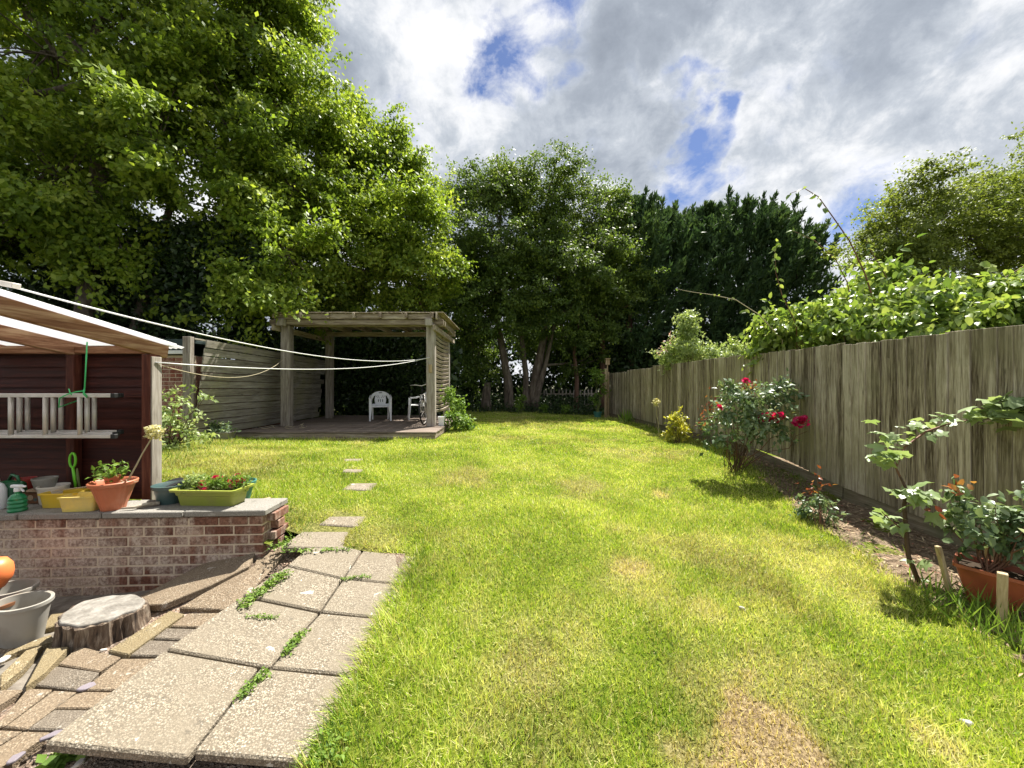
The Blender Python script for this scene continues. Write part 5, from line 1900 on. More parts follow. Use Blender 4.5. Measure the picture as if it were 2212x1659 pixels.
# straw and leaf litter on the bed
nb = 5200
y = rg.uniform(1.6, 7.2, nb)
x = bed_edge(y) + rg.random(nb) * (4.36 - bed_edge(y)) + rg.normal(0, .06, nb)
P = np.stack([x, y, H(x, y) + .012 + (fbm(x, y, 4, 3, 4) - .45) * .07 + rg.random(nb) * .014], -1)
m, n, b, o = material('dry_litter')
a1 = n.n('ShaderNodeAttribute', attribute_name='rnd')
n.set(b.inputs['Base Color'], n.ramp(a1.outputs['Fac'], [(0, (.07, .045, .03)), (.5, (.24, .17, .105)), (.85, (.46, .36, .22)), (1, (.40, .12, .09))]))
b.inputs['Roughness'].default_value = .9
MT['litter'] = m
lt = leaves('litter', P, nrm(rg.normal(size=(nb, 3)) * np.array([1, 1, .25])), nrm(rg.normal(size=(nb, 3)) * .35 + np.array([0, 0, 1])), rg.uniform(.02, .07, nb), MT['litter'], 'narrow', aspect=.7)
tag(lt, 'dry straw and leaf litter strewn on the bed', kind='stuff')
cl = []


# weeds in the joints
def weed(label, pts, cnt, size, spread, fn=Hs, seed=0, hgt=.02):
    rg = np.random.default_rng(seed)
    W_ = [hit(u, v, fn, .01) for u, v in pts]
    k = rg.integers(0, len(W_) - 1, cnt) if len(W_) > 1 else np.zeros(cnt, int)
    t = rg.random(cnt)
    A_ = np.array(W_)
    P = A_[k] * (1 - t)[:, None] + (A_[k + 1] if len(W_) > 1 else A_[k]) * t[:, None]
    P = P + rg.normal(size=P.shape) * np.array([spread, spread, 0])
    P[:, 2] += rg.random(cnt) * hgt
    b0 = Vector(P.mean(0))
    b0.z = min(P[:, 2])
    o_ = leaves('weed', P - np.array(b0), nrm(rg.normal(size=P.shape) * np.array([1, 1, .4])), nrm(rg.normal(size=P.shape) * .45 + np.array([0, 0, 1])), size * rg.uniform(.6, 1.3, cnt), MT['weed'], 'fold')
    o_.location = b0
    tag(o_, label, kind='stuff')
    return o_


weed('dense green weed strip along the upper left edge of the slabs', z3([(1420, 205), (1500, 150), (1580, 85), (1640, 40), (1690, 10)]), 420, .024, .022, Hs, 1, .03)
weed('dark weed clump in the upper part of the joint between the slabs', z3([(1690, 480), (1745, 410), (1800, 350)]), 190, .022, .014, Hs, 2)
weed('dark weed clump in the lower part of the joint between the slabs', z3([(1420, 745), (1500, 660), (1580, 590)]), 200, .020, .014, Hs, 3)
weed('thin weed line along a cross joint left of the slab centre', z3([(1460, 255), (1560, 258), (1640, 265)]), 110, .016, .008, Hs, 4, .01)
weed('thin weed line along the upper cross joint of the slabs', z3([(2020, 40), (2100, 25), (2200, 20)]), 110, .018, .008, Hs, 5, .015)
weed('grassy weed at the foot of the slabs in the bottom left', z3([(300, 1150), (370, 1090), (440, 1050)]), 60, .06, .02, PZs, 6, .03)
weed('leafy weed at the bottom corner of the slabs beside the lawn', [(690, 1650), (715, 1630), (705, 1600)], 130, .03, .035, Hs, 7, .03)
weed('weeds at the end of the brick wall above the slabs', z2([(2070, 730), (2140, 690), (2170, 650)]), 130, .024, .03, Hs, 8, .03)
weed('weeds in the grass gap above the top slabs', [(610, 1192), (680, 1190), (760, 1188)], 130, .025, .015, Hs, 9, .02)
for i, (u, v, s_) in enumerate(((1602, 1313, .022), (2088, 1560, .026))):
    q = hit(u, v, Hs, .018)
    nn = 10
    mb = MB().prism([(math.cos(6.283 * j / nn) * s_ * random.uniform(.7, 1.1), math.sin(6.283 * j / nn) * s_ * .55 * random.uniform(.7, 1.1)) for j in range(nn)], -.012, .008)
    o_ = mb.build('stone', MT['paper'], None, bevel=.004, loc=q, rot=(.15, .1, -.4))
    tag(o_, ['small white stone lying in the middle of the lawn', 'small grey-white stone lying in the lawn at the lower right'][i], 'stone')

# ------------------------------------------------------------------ stump
stx, sty = -2.62, 2.47
prof_r = [1 + .045 * math.sin(3 * a) + .03 * math.sin(5 * a + 1) + .022 * math.sin(9 * a + 2) for a in np.linspace(0, 2 * math.pi, 48, endpoint=False)]


def ringz(s_, z, flute=.03, seed=0, jz=.008):
    rr = random.Random(seed)
    out = []
    for i in range(48):
        a = 2 * math.pi * i / 48
        f_ = s_ * prof_r[i] * (1 + flute * math.sin(i * 2.6 + 1.3 * math.sin(i)) + rr.uniform(-flute, flute) * .6)
        out.append((.240 * f_ * math.cos(a), .175 * f_ * math.sin(a), z + (rr.uniform(-jz, jz) if z > .05 else 0)))
    return out


stump = MB().loft([ringz(1.06, -.02, .05, 1), ringz(1.0, .05, .06, 1), ringz(.96, .10, .06, 1), ringz(.965, .148, .04, 1), ringz(.90, .152, .01, 2)]).build('tree_stump', MT['stump_bark'], None, loc=(stx, sty, PZs(stx, sty)), rot=(.05, 0, 0))
tag(stump, 'low sawn tree stump with pale top and split bark among the pavers', 'tree stump')
MB().loft([ringz(.90, .150, .008, 3, .001), ringz(.885, .160, .008, 3, .001), ringz(.86, .164, .008, 3, .001), ringz(.4, .166, .008, 3, .001)]).build('sawn_top', MT['stump_top'], stump)


# ------------------------------------------------------------------ pots on the patio floor
def oval_pot(name, mat, rx, ry, h, taper=.72, wall=.012, lip=.012, n=32):
    def ring(s_, z, off=0.0):
        return [((rx * s_ + off) * math.cos(6.283 * i / n), (ry * s_ + off) * math.sin(6.283 * i / n), z) for i in range(n)]
    return MB().loft([ring(taper, 0), ring(1, h - .02), ring(1, h - .02, lip), ring(1, h, lip), ring(1, h, -wall * .4), ring(taper, .02, -wall)]).mesh(name, mat, True, 0, 40)


for (u, v, D, rx, ry, h, mk, lb) in ((48, 1384, 2.42, .148, .11, .255, 'grey_pot', 'grey oval plastic pot standing on the patio at the left edge'), (22, 1350, 2.62, .135, .11, .235, 'grey_pot', 'second grey pot tucked behind the front grey one'), (-8, 1382, 2.46, .09, .09, .22, 'brown_pot', 'dark brown pot cut off by the left edge')):
    q = px(u, v, D)
    q.z = .012
    o_ = place('plant_pot', oval_pot('plant_pot', MT[mk], rx, ry, h), None, None, q, (0, 0, -.15))
    tag(o_, lb, 'plant pot', 'pots on the patio floor')
o_ = MB().lathe([(0, 0), (.05, 0), (.085, .06), (.09, .10), (.085, .15), (.06, .19), (0, .2)], 20).build('watering_ball', MT['orange'], None, smooth=True, loc=px(-14, 1330, 2.62) * 1)
o_.location.z = .24
tag(o_, 'rounded orange object resting in the grey pots at the left edge', 'container')

# ------------------------------------------------------------------ things on the wall
CZ = .649


def on_wall(u, D, z=CZ):
    q = px(u, 1100, D)
    return Vector((q.x, q.y, z))


def lathe_obj(name, prof, mat, loc, label, cat, n=28, mod=None, group=None, rot=(0, 0, 0), scale=(1, 1, 1)):
    o_ = MB().lathe(prof, n, None, mod).build(name, mat, None, smooth=True, loc=loc, rot=rot, sharp=35)
    o_.scale = scale
    if label:
        tag(o_, label, cat, group)
    return o_


# ribbed terracotta pot
def rib(a, i):
    return 1 + (.035 * (abs(math.sin(a * 11)) - .5) if i in (1, 2, 3) else 0)


tp = on_wall(245, 3.03)
tpot = lathe_obj('plant_pot', [(0, 0), (.072, 0), (.078, .03), (.125, .185), (.142, .192), (.146, .215), (.140, .222), (.128, .21), (.115, .16), (0, .155)], MT['terracotta'], tp, 'ribbed terracotta pot holding a small potted seedling on the wall', 'plant pot', 88, rib)
MB().lathe([(0, .156), (.115, .162), (.10, .17), (0, .17)], 20).build('soil', MT['soil'], tpot)
ip = lathe_obj('plant_pot', [(0, 0), (.036, 0), (.048, .075), (.053, .076), (.053, .09), (.048, .09), (.044, .07), (0, .07)], MT['terracotta'], tp + Vector((-.005, .0, .165)), 'small clay pot standing inside the ribbed terracotta pot', 'plant pot')
shrub('pot_plant', 'leafy oak-like seedling in the small clay pot on the wall', tp + Vector((-.005, 0, .235)),
      [(tp.x - .045, tp.y, CZ + .30, .05, .05, .06), (tp.x + .045, tp.y, CZ + .31, .05, .05, .06), (tp.x + .02, tp.y - .02, CZ + .25, .06, .06, .03)], 20, 7, .030, .042, MT['weed'], 'fold', 71, 8, 'plant', None, 'stem', .003, inner=.3, droop=-.2)
allium('dried pale allium head leaning from the terracotta pot beside the shelter post', tp + Vector((.07, .02, .17)), px(334, 934, 3.0), .058, 9, .03)
mb = MB()
for i in range(9):
    a = random.uniform(0, 6.28)
    q = Vector((.06 + math.cos(a) * .04, math.sin(a) * .05, .19))
    mb.tube([q, q + Vector((random.uniform(-.05, .06), random.uniform(-.05, .05), random.uniform(.0, .03)))], .003, 5)
mb.build('dry_stalks', MT['dry_stem'], tpot)


# yellow trays
def tray(label, loc, L, Wd, h, mat, rz):
    def ring(s_, z, off=0.0, r_=.02, n=4):
        out = []
        for (sx_, sy_) in ((1, 1), (-1, 1), (-1, -1), (1, -1)):
            a0 = math.atan2(sy_, sx_) - math.pi / 4
            for i in range(n):
                a = a0 + (math.pi / 2) * i / (n - 1)
                out.append((sx_ * (L * s_ / 2 + off - r_) + math.cos(a) * r_, sy_ * (Wd * s_ / 2 + off - r_) + math.sin(a) * r_, z))
        return out
    o_ = MB().loft([ring(.88, 0), ring(1, h - .012), ring(1, h - .012, .007), ring(1, h, .007), ring(1, h, -.004), ring(.88, .008, -.006)]).build('tray', mat, None, smooth=True, loc=loc, rot=(0, 0, rz), sharp=40)
    tag(o_, label, 'tray', 'yellow trays on the wall')
    return o_


tray('pale yellow plastic tray in front beside the terracotta pot', on_wall(184, 3.02), .25, .15, .115, MT['yellow_pale'], .12)
tray('deep yellow plastic tray behind the pale yellow one', on_wall(142, 3.11), .26, .15, .115, MT['yellow'], .06)
sl = MB().bar((0, 0, 0), (.3, .07, .03), .035, .006, .002).build('wooden_slat', MT['stake'], None, loc=on_wall(116, 3.10, CZ + .119))
tag(sl, 'thin wooden slat lying across the back yellow tray', 'slat')
lathe_obj('plant_pot', [(0, 0), (.075, 0), (.090, .13), (.094, .132), (.094, .145), (.088, .145), (.078, .01), (0, .01)], MT['cream'], on_wall(116, 3.18), 'cream plastic tub behind the yellow trays', 'tub')
bxm = MB().box((0, 0, .045), (.30, .12, .09), .004).build('seed_box', MT['brown_pot'], None, loc=on_wall(70, 3.21))
tag(bxm, 'small patterned box under the stacked pots on the wall', 'box')
for i, (x_, z_, r_, mk) in enumerate(((.06, .05, .022, 'saucer'), (.02, .035, .014, 'yellow_pale'), (-.03, .05, .018, 'saucer'), (.10, .035, .014, 'pot_green'), (-.08, .04, .02, 'cream'))):
    MB().lathe([(0, 0), (r_, 0), (r_, .003), (0, .004)], 14, Matrix.Rotation(R(90), 4, 'X')).build('printed_motif', MT[mk], bxm, loc=(x_, -.0605, z_))
lathe_obj('saucer', [(0, 0), (.06, 0), (.088, .016), (.092, .016), (.092, .02), (.085, .02), (.06, .006), (0, .006)], MT['saucer'], on_wall(94, 3.21, CZ + .0905), 'clay saucer under the grey pot on the patterned box', 'saucer')
lathe_obj('plant_pot', [(0, 0), (.055, 0), (.062, .035), (.066, .037), (.072, .075), (.076, .076), (.076, .088), (.07, .088), (.06, .01), (0, .01)], MT['grey_pot'], on_wall(97, 3.21, CZ + .1115), 'small grey pot in a clay saucer on the patterned box', 'plant pot')
lathe_obj('plant_pot', [(0, 0), (.042, 0), (.058, .09), (.062, .091), (.062, .105), (.057, .105), (.045, .01), (0, .01)], MT['red_pot'], on_wall(56, 3.22, CZ + .0905), 'small dark red pot on the patterned box', 'plant pot')
# watering can, spray bottle, white bottle
wc = lathe_obj('watering_can', [(0, 0), (.085, 0), (.09, .02), (.088, .16), (.075, .185), (.03, .19), (0, .19)], MT['green_dark'], on_wall(24, 3.15), 'dark green watering can behind the spray bottle', 'watering can')
MB().tube([(.07, -.02, .05), (.13, -.05, .12), (.18, -.07, .20)], [.016, .012, .010], 10).build('spout', MT['green_dark'], wc, smooth=True)
MB().tube([(-.06, .03, .18), (-.02, .02, .235), (.05, 0, .225), (.07, 0, .17)], .010, 8).build('handle', MT['green_dark'], wc, smooth=True)
sbp = on_wall(38, 2.97)
sb_ = lathe_obj('spray_bottle', [(0, 0), (.050, 0), (.054, .012), (.047, .026), (.054, .042), (.047, .058), (.053, .072), (.046, .087), (.050, .100), (.036, .125), (.016, .140), (.016, .155), (0, .155)], MT['bottle_green'], sbp, 'green ribbed spray bottle with white trigger on the wall', 'spray bottle')
hd = MB().lathe([(0, .153), (.020, .153), (.020, .175), (.016, .18), (0, .18)], 14)
hd.box((-.005, 0, .192), (.085, .026, .024), .006).box((.05, 0, .190), (.03, .014, .014), .004)
hd.bar((.022, 0, .182), (.048, 0, .150), .014, .008, .002)
hd.build('trigger_head', MT['white_plastic'], sb_)
lathe_obj('bottle', [(0, 0), (.05, 0), (.055, .02), (.055, .15), (.04, .19), (.02, .21), (.02, .235), (0, .235)], MT['white_plastic'], on_wall(-9, 3.02), 'white plastic bottle cut off by the left edge on the wall', 'bottle')
# lime green snips leaning on the stud
sn = empty('garden_snips', on_wall(160, 3.33, .60))
tag(sn, 'lime green handled garden snips leaning on the shelter wall', 'snips')
H0 = Vector((0, 0, 0))
def _arc(cx, cz, rx, rz, n=14):
    return [Vector((cx + rx * math.cos(6.283 * i / n), 0, cz + rz * math.sin(6.283 * i / n))) for i in range(n + 1)]
MB().tube(_arc(-.012, .37, .026, .062), .009, 7, False).build('handle', MT['lime'], sn, smooth=True)
MB().tube([(-.01, 0, .31), (.005, 0, .22), (.02, 0, .08)], [.010, .012, .007], 7).build('handle', MT['lime'], sn, smooth=True)
MB().tube([(.02, .005, .30), (.03, .005, .2), (.055, .005, .03)], [.006, .010, .004], 7).build('blade', MT['stem'], sn, smooth=True)
# pots and trough at the sunny end
lathe_obj('plant_pot', [(0, 0), (.085, 0), (.092, .03), (.094, .035), (.100, .075), (.103, .08), (.108, .12), (.124, .122), (.127, .15), (.118, .152), (.105, .13), (.095, .09), (0, .085)], MT['pot_green'], on_wall(370, 3.20), 'dark green banded pot beside the shelter post', 'plant pot', 36)
lid = MB().lathe([(0, 0), (.08, .0), (.095, .012), (.08, .016), (0, .016)], 24).build('dark_pot_lid', MT['black'], None, smooth=True, loc=on_wall(368, 3.31, CZ + .115), rot=(.3, -.15, 0), sharp=40)  # thin dark disc modelled as a loose pot lid
tag(lid, 'dark curved pot lid propped behind the green pot', 'saucer')


def trring(L, Wd, z, r_=.025, n=4):
    out = []
    for (sx_, sy_) in ((1, 1), (-1, 1), (-1, -1), (1, -1)):
        a0 = math.atan2(sy_, sx_) - math.pi / 4
        for i in range(n):
            a = a0 + (math.pi / 2) * i / (n - 1)
            out.append((sx_ * (L / 2 - r_) + math.cos(a) * r_, sy_ * (Wd / 2 - r_) + math.sin(a) * r_, z))
    return out


trl = on_wall(460, 3.17)
tr_ = MB().loft([trring(.45, .15, 0), trring(.475, .175, .08), trring(.49, .19, .085), trring(.50, .20, .115), trring(.545, .245, .118), trring(.55, .25, .135), trring(.515, .215, .136), trring(.49, .19, .10), trring(.3, .1, .098)]).build('trough', MT['trough'], None, smooth=True, loc=trl, rot=(0, 0, -.05), sharp=35)
tag(tr_, 'olive green plastic trough planted with red flowers on the wall', 'planter')
MB().loft([trring(.49, .19, .099), trring(.49, .19, .112)]).build('soil', MT['soil'], tr_)
shrub('bedding_plant', 'pale leafy plant at the left end of the olive trough', trl + Vector((-.16, 0, .11)), [(trl.x - .16, trl.y + .02, CZ + .17, .09, .07, .05), (trl.x - .22, trl.y + .05, CZ + .17, .07, .05, .05)], 34, 12, .032, .034, MT['leaf_pale'], 'fold', 81, 8, 'plant', None, 'stem', .003, inner=.3)
for gi, (dx, lb, fpos) in enumerate(((.0, 'red-flowered plant in the middle of the olive trough', [(-.07, -.03, .175), (-.055, -.045, .155), (.0, .02, .205), (-.02, -.06, .13), (.03, .05, .19)]),
                                     (.17, 'red-flowered plant at the right end of the olive trough', [(.06, .02, .20), (.09, -.01, .175), (.11, .03, .18), (.02, .0, .17), (.08, -.04, .165), (.045, .05, .21)]))):
    bp = shrub('bedding_plant', lb, trl + Vector((dx, 0, .11)), [(trl.x + dx - .03, trl.y, CZ + .155, .09, .07, .045), (trl.x + dx + .05, trl.y + .02, CZ + .155, .07, .06, .05)], 40, 12, .03, .036, MT['weed'], 'narrow', 83 + gi, 10, 'plant', None, 'stem', .003, inner=.3, droop=-.6)
    for i, (fx, fy, fz) in enumerate(fpos):
        fl = flower_ball(.026, 16, MT['flower_red'], 40 + i)
        fl.parent = bp
        fl.location = Vector((fx - (dx * .35), fy, fz - .11))
        fl.rotation_euler = (random.uniform(.2, 1.0), random.uniform(-.4, .4), 0)
q = px(512, 1070, 3.45)
q.z = Hs(q.x, q.y) + .02
lathe_obj('plant_pot', [(0, 0), (.09, 0), (.13, .16), (.145, .162), (.15, .19), (.14, .192), (.125, .15), (0, .12)], MT['pot_teal'], q, 'teal pot standing in the grass behind the trough', 'plant pot', 36)
# stick and wood scraps
stk = MB().tube([on_wall(262, 2.98, CZ + .016), on_wall(290, 3.0, CZ + .020), on_wall(318, 3.06, CZ + .026), on_wall(345, 3.10, CZ + .022)], [.006, .012, .015, .012], 8).build('stick', MT['timber_x'], None, smooth=True)
tag(stk, 'bleached stick lying on the coping by the shelter post', 'stick')
q = px(545, 1076, 3.42)
q.z = Hs(q.x, q.y) + .03
sc_ = MB().bar((0, 0, 0), (.16, .06, .01), .05, .02, .003).bar((-.02, .0, .022), (.1, .10, .03), .04, .018, .003).build('wood_scrap', MT['stake'], None, loc=q)
tag(sc_, 'scraps of pale wood in the grass behind the wall end', 'wood scrap')

# ------------------------------------------------------------------ ladder hung under the shelter roof
lad = empty('ladder', (-3.28, 3.16, 1.25))
tag(lad, 'triple aluminium ladder hung sideways under the lean-to roof', 'ladder')
for s_ in range(3):
    y0 = s_ * .055
    wd = .335 - s_ * .012
    for zz_ in (.345, .345 - wd):
        MB().box((0, 0, 0), (2.1 - .02 * s_, .026, .028 if zz_ < .3 else .030), .003).build('rail', MT['metal'], lad, loc=(-1.05 - .02 * s_, y0, zz_ - .06))
    for r_ in range(7):
        xr = -.27 - r_ * .283
        MB().tube([(xr, y0, .345 - wd - .05), (xr, y0, .345 - .07)], .017, 10, squash=.8).build('rung', MT['metal'], lad, smooth=True)
    for zz_ in (.345, .345 - wd):
        MB().box((0, 0, 0), (.035, .032, .036), .003).build('end_cap', MT['black'], lad, loc=(.012 - .02 * s_ if s_ == 0 else -.01 - .02 * s_, y0, zz_ - .06))
# green cord
rope = MB().tube([(-3.49, 3.16, 1.975), (-3.492, 3.15, 1.72), (-3.49, 3.14, 1.57)], .005, 7)
rope.tube([(-3.49, 3.14, 1.575), (-3.55, 3.13, 1.565), (-3.62, 3.13, 1.545), (-3.68, 3.13, 1.515), (-3.70, 3.14, 1.44), (-3.69, 3.30, 1.50)], .005, 7)
rope.tube([(-3.49, 3.14, 1.59), (-3.475, 3.12, 1.56), (-3.46, 3.13, 1.535), (-3.48, 3.15, 1.52), (-3.50, 3.14, 1.55)], .005, 7)
rope.tube([(-3.60, 3.125, 1.59), (-3.585, 3.12, 1.56), (-3.57, 3.12, 1.54)], .004, 6)
ro = rope.build('cord', MT['rope_green'], None, smooth=True)
tag(ro, 'bright green cord tying the ladder to the lean-to roof', 'cord')

# ------------------------------------------------------------------ washing lines
def wire(label, a, b, sag, r_, mat, n=30, cat='washing line', group=None):
    a, b = Vector(a), Vector(b)
    pts = [a.lerp(b, i / n) - Vector((0, 0, sag * 4 * (i / n) * (1 - i / n))) for i in range(n + 1)]
    o_ = MB().tube(pts, r_, 6).build('washing_line', mat, None, smooth=True)
    tag(o_, label, cat, group)


wire('white washing line running from the bracket over the lean-to to the pergola', px(-12, 609, 2.5), (-1.93, 8.985, 2.24), .25, .0065, MT['rope_white'])
wire('white washing line running from the shelter post to the pergola', (-3.135, 3.38, 1.82), (-1.93, 8.985, 2.25), .15, .0062, MT['rope_white'])
wire('thin sagging wire between shelter post and left pergola post', (-3.135, 3.42, 1.80), (-5.30, 8.995, 2.25), .26, .0035, MT['dry_stem'], cat='wire')

# ------------------------------------------------------------------ white plastic chairs
def make_chair(label, loc, rz):
    root = empty('plastic_chair', loc, rz)
    tag(root, label, 'chair', 'white plastic chairs on the deck')
    pm_ = MT['white_plastic']
    # raster outline of the back: arch with two side openings, slots and a grip
    nx, nz = 72, 60
    xs = np.linspace(-.285, .285, nx + 1)
    zs = np.linspace(.40, .80, nz + 1)

    def solid(x_, z_):
        ax_ = abs(x_)
        if z_ > .58 and (ax_ / .285) ** 2 + ((z_ - .58) / .215) ** 2 > 1:
            return False
        if .445 < z_ < .665:
            half = .135 + .02 * math.sin((z_ - .445) / .22 * math.pi)
            outer = .232 - max(0, z_ - .56) * .62
            if half < ax_ < outer:
                return False
        if .49 < z_ < .565 and min(abs(ax_ - .055), ax_) < .006:
            return False
        if .61 < z_ < .68 and (abs(ax_ - (.025 + (z_ - .61) * .7)) < .006 or abs(ax_ - (.075 + (z_ - .61) * .8)) < .006):
            return False
        if .742 < z_ < .758 and ax_ < .045:
            return False
        return True

    def sur(x_, z_):
        return (x_, .20 + .16 * (z_ - .40) - .16 * (abs(x_) / .285) ** 3.0, z_)
    V = [sur(x_, z_) for x_ in xs for z_ in zs]
    F = []
    for i in range(nx):
        for j in range(nz):
            if solid((xs[i] + xs[i + 1]) / 2, (zs[j] + zs[j + 1]) / 2):
                F.append([i * (nz + 1) + j, (i + 1) * (nz + 1) + j, (i + 1) * (nz + 1) + j + 1, i * (nz + 1) + j + 1])
    bk = MB().add(V, F).build('backrest', pm_, root, smooth=True)
    md = bk.modifiers.new('thickness', 'SOLIDIFY')
    md.thickness = .014
    # seat with front apron
    V, F = [], []
    for i in range(13):
        t = i / 12
        x_ = -.25 + .5 * t
        for j in range(9):
            q_ = j / 8
            y_ = -.24 + .44 * q_
            z_ = .405 + .015 * (1 - q_) - .02 * math.sin(math.pi * q_) * math.sin(math.pi * t) - (.04 if j == 0 else 0)
            V.append((x_ * (1 - .10 * q_), y_ + (.0 if j else -.008), z_))
    for i in range(12):
        for j in range(8):
            F.append([i * 9 + j, (i + 1) * 9 + j, (i + 1) * 9 + j + 1, i * 9 + j + 1])
    se = MB().add(V, F).build('seat', pm_, root, smooth=True)
    md = se.modifiers.new('thickness', 'SOLIDIFY')
    md.thickness = .014
    for s_ in (-1, 1):
        # arm: flat strip from the front leg back into the arch
        mb = MB()
        mb.tube([(s_ * .268, -.24, .575), (s_ * .275, -.20, .612), (s_ * .278, -.06, .618), (s_ * .276, .05, .640), (s_ * .262, .16, .69)], [.022, .024, .024, .024, .020], 8, squash=.5)
        mb.build('arm', pm_, root, smooth=True)
        # front leg: tapered channel from arm to floor, broad at the seat
        mb = MB()
        pr = [(.265, -.235, .60, .026, .020), (.262, -.238, .45, .030, .022), (.255, -.242, .36, .036, .022), (.262, -.255, .18, .027, .018), (.268, -.268, .0, .021, .015)]
        mb.loft([[(s_ * (x_ + sx_ * w_), y_ + sy_ * d_, z_) for sx_, sy_ in ((-1, -1), (1, -1), (1, 1), (-1, 1))] for x_, y_, z_, w_, d_ in pr])
        mb.build('leg', pm_, root, bevel=.004)
        mb = MB()
        pr = [(.215, .19, .42, .030, .020), (.21, .215, .25, .024, .018), (.205, .245, .0, .019, .015)]
        mb.loft([[(s_ * (x_ + sx_ * w_), y_ + sy_ * d_, z_) for sx_, sy_ in ((-1, -1), (1, -1), (1, 1), (-1, 1))] for x_, y_, z_, w_, d_ in pr])
        mb.build('leg', pm_, root, bevel=.004)
    return root


def deck_at(u, v):
    D = (CAMZ - DZ) * FPX / (v - 829.5)
    return Vector(((u - 1106) / FPX * D, D, DZ + .001))


c1 = make_chair('white plastic armchair facing out in the middle of the deck', deck_at(815, 909.5) + Vector((0, .25, 0)), R(19))
c2 = copy_tree(c1)
c2.location = deck_at(900, 907) + Vector((0, .2, 0))
c2.rotation_euler = (0, 0, R(-72))
c2['label'] = 'white plastic armchair turned sideways behind the bicycle'

# ------------------------------------------------------------------ bicycle leaning by the right post
bk = empty('bicycle', (-2.13, 9.35, DZ), R(84))
bk.rotation_euler = (R(-6), 0, R(88))
tag(bk, 'dark bicycle parked end-on beside the right pergola post', 'bicycle')


def wheel(x_):
    R_ = .33
    M_ = Matrix.Translation((x_, 0, R_)) @ Matrix.Rotation(R(90), 4, 'X')
    ring = [M_ @ Vector((math.cos(6.2832 * i / 40) * (R_ - .02), math.sin(6.2832 * i / 40) * (R_ - .02), 0)) for i in range(41)]
    w_ = MB().tube(ring, .021, 8, False).build('tyre', MT['black'], bk, smooth=True)
    ring = [M_ @ Vector((math.cos(6.2832 * i / 40) * (R_ - .045), math.sin(6.2832 * i / 40) * (R_ - .045), 0)) for i in range(41)]
    MB().tube(ring, .010, 6, False).build('rim', MT['metal'], w_, smooth=True)
    mb = MB()
    for i in range(18):
        a = 6.2832 * i / 18
        mb.tube([M_ @ Vector((0, 0, .02 * (-1) ** i)), M_ @ Vector((math.cos(a) * (R_ - .05), math.sin(a) * (R_ - .05), 0))], .0018, 4)
    mb.tube([M_ @ Vector((0, 0, -.045)), M_ @ Vector((0, 0, .045))], .02, 10)
    mb.build('spokes', MT['metal'], w_, smooth=True)


wheel(0)
wheel(1.05)
mb = MB()
for a_, b_, r_ in (((.12, 0, .78), (.47, 0, .28), .018), ((.14, 0, .86), (.70, 0, .80), .016), ((.72, 0, .90), (.47, 0, .28), .015), ((.47, 0, .28), (1.05, .05, .33), .010), ((.47, 0, .28), (1.05, -.05, .33), .010), ((.70, 0, .80), (1.05, .05, .33), .009), ((.70, 0, .80), (1.05, -.05, .33), .009), ((.11, 0, .76), (.15, 0, .95), .018)):
    mb.tube([a_, b_], r_, 8)
mb.build('frame', MT['black'], bk, smooth=True)
MB().tube([(.11, .05, .74), (0, .05, .33)], .012, 8).tube([(.11, -.05, .74), (0, -.05, .33)], .012, 8).tube([(.11, -.06, .74), (.11, .06, .74)], .014, 8).build('fork', MT['metal'], bk, smooth=True)
MB().tube([(.20, -.30, 1.00), (.12, -.16, 1.0), (.12, 0, .96), (.12, .16, 1.0), (.20, .30, 1.00)], .012, 8).build('handlebar', MT['metal'], bk, smooth=True)
MB().loft([[(.62 + .26 * t, math.cos(a) * w_, .92 + math.sin(a) * .022) for a in np.linspace(0, 6.283, 10, endpoint=False)] for t, w_ in ((0, .015), (.3, .03), (.7, .07), (1, .065))]).build('saddle', MT['black'], bk, smooth=True)
mb = MB().lathe([(0, -.006), (.085, -.006), (.085, .006), (0, .006)], 24, Matrix.Translation((.47, -.05, .28)) @ Matrix.Rotation(R(90), 4, 'X'))
mb.bar((.47, -.07, .28), (.47, -.07, .11), .02, .012, .002, up=(1, 0, 0)).box((.47, -.12, .11), (.09, .08, .02), .003)
mb.bar((.47, .07, .28), (.47, .07, .45), .02, .012, .002, up=(1, 0, 0)).box((.47, .12, .45), (.09, .08, .02), .003)
mb.build('crankset', MT['metal'], bk)

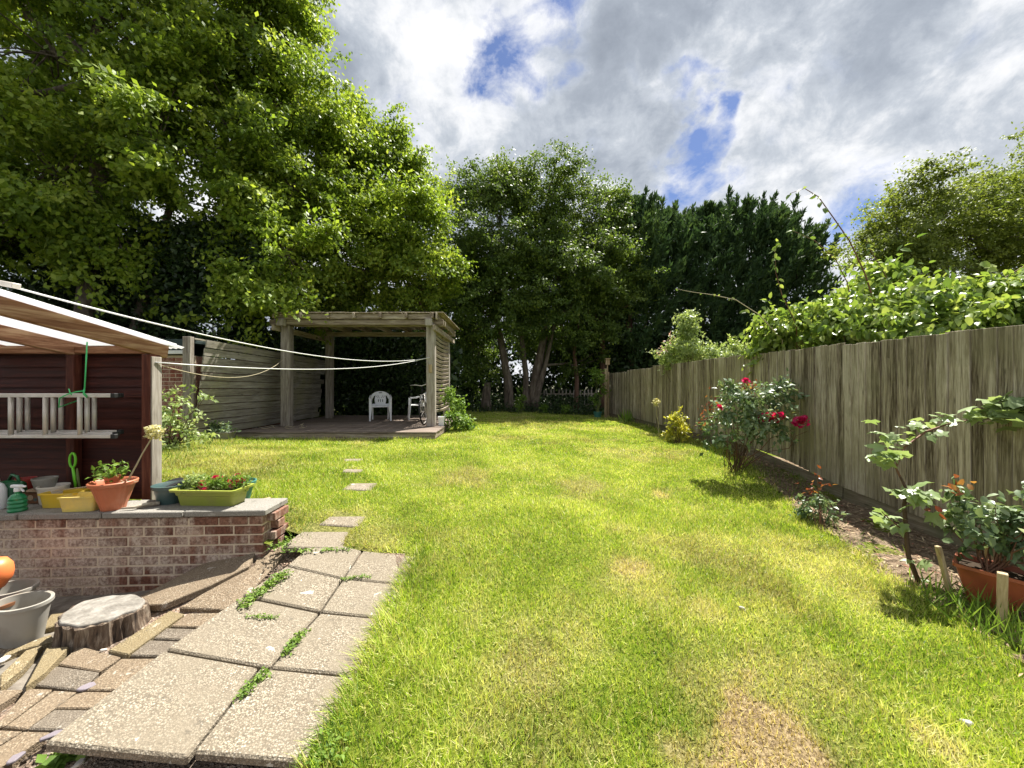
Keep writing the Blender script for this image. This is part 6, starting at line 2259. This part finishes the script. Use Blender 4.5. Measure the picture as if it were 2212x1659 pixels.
# bucket and leafy plant at the deck's right corner
q = Vector((-1.72, 9.25, DZ))
o_ = MB().loft([[(s_ * cx_, s_ * cy_, z_) for cx_, cy_ in ((-.075, -.075), (.075, -.075), (.075, .075), (-.075, .075))] for s_, z_ in ((.85, 0), (1.0, .2), (1.08, .2), (1.08, .215), (.95, .215), (.8, .02))]).build('bucket', MT['white_plastic'], None, bevel=.004, loc=q + Vector((.03, 0, .002)))
tag(o_, 'small square white bucket beside the right pergola post', 'bucket')
cb = Vector((-1.38, 9.5, Hs(-1.38, 9.5)))
shrub('climbing_plant', 'leafy green climber at the right corner of the deck', cb, [(-1.30, 9.5, .72, .26, .26, .24), (-1.42, 9.7, 1.05, .2, .22, .28), (-1.60, 9.9, 1.35, .10, .2, .3), (-1.15, 9.7, .62, .22, .2, .18), (-1.50, 9.35, .85, .16, .14, .2)], 90, 18, .12, .085, MT['weed'], 'fold', 91, 14, 'climber', None, 'stem', .007, inner=.4)

# shrub and pot plant by the brick garage
gb2 = px(372, 965, 6.2)
gb2.z = Hs(gb2.x, gb2.y)
shrub('garden_shrub', 'light green shrub between the shelter and the board fence', gb2, [B_(370, 900, 6.3, .32), B_(380, 940, 6.2, .34), B_(360, 860, 6.4, .22), B_(415, 900, 6.3, .16), B_(432, 850, 6.3, .12), B_(350, 950, 6.0, .3), B_(410, 870, 6.3, .1), B_(430, 935, 6.2, .16)], 62, 14, .12, .085, MT['leaf_pale'], 'fold', 92, 24, 'shrub', None, 'stem_brown', .010, inner=.4)
q = px(470, 948, 7.55)
q.z = Hs(q.x, q.y) + .004
tb = MB().loft([trring(.5, .24, 0), trring(.56, .3, .12), trring(.60, .34, .122), trring(.60, .34, .14), trring(.55, .29, .14), trring(.5, .25, .09)]).build('trough', MT['grey_pot'], None, smooth=True, loc=q, rot=(0, 0, .1), sharp=40)
tag(tb, 'pale grey trough in the grass before the board fence', 'planter')
shrub('pot_plant', 'dark bushy plant in the grey trough before the board fence', q + Vector((0, 0, .1)), [(q.x, q.y, q.z + .2, .24, .16, .12), (q.x - .12, q.y, q.z + .15, .16, .14, .1)], 50, 14, .07, .07, MT['leaf_rose'], 'fold', 93, 10, 'plant', None, 'stem', .005, inner=.3)
# litter of twigs on the deck by the left post
tw = MB()
for i in range(26):
    a = Vector((-5.0 + random.gauss(0, .5), 8.8 + random.gauss(0, .3), DZ + .012))
    tw.tube([a, a + Vector((random.uniform(-.2, .2), random.uniform(-.1, .1), random.uniform(0, .05)))], .004, 5)
two = tw.build('twigs', MT['dry_stem'], None)
tag(two, 'dry twigs littering the deck around the left post', kind='stuff')

for o_ in bpy.data.objects:
    if o_.parent is not None and o_.name.split('.')[0] in ('crown', 'foliage', 'limbs', 'red_shoots', 'leaves', 'petals', 'stems', 'dry_stalks', 'flower_head', 'spokes'):
        o_['kind'] = 'stuff'
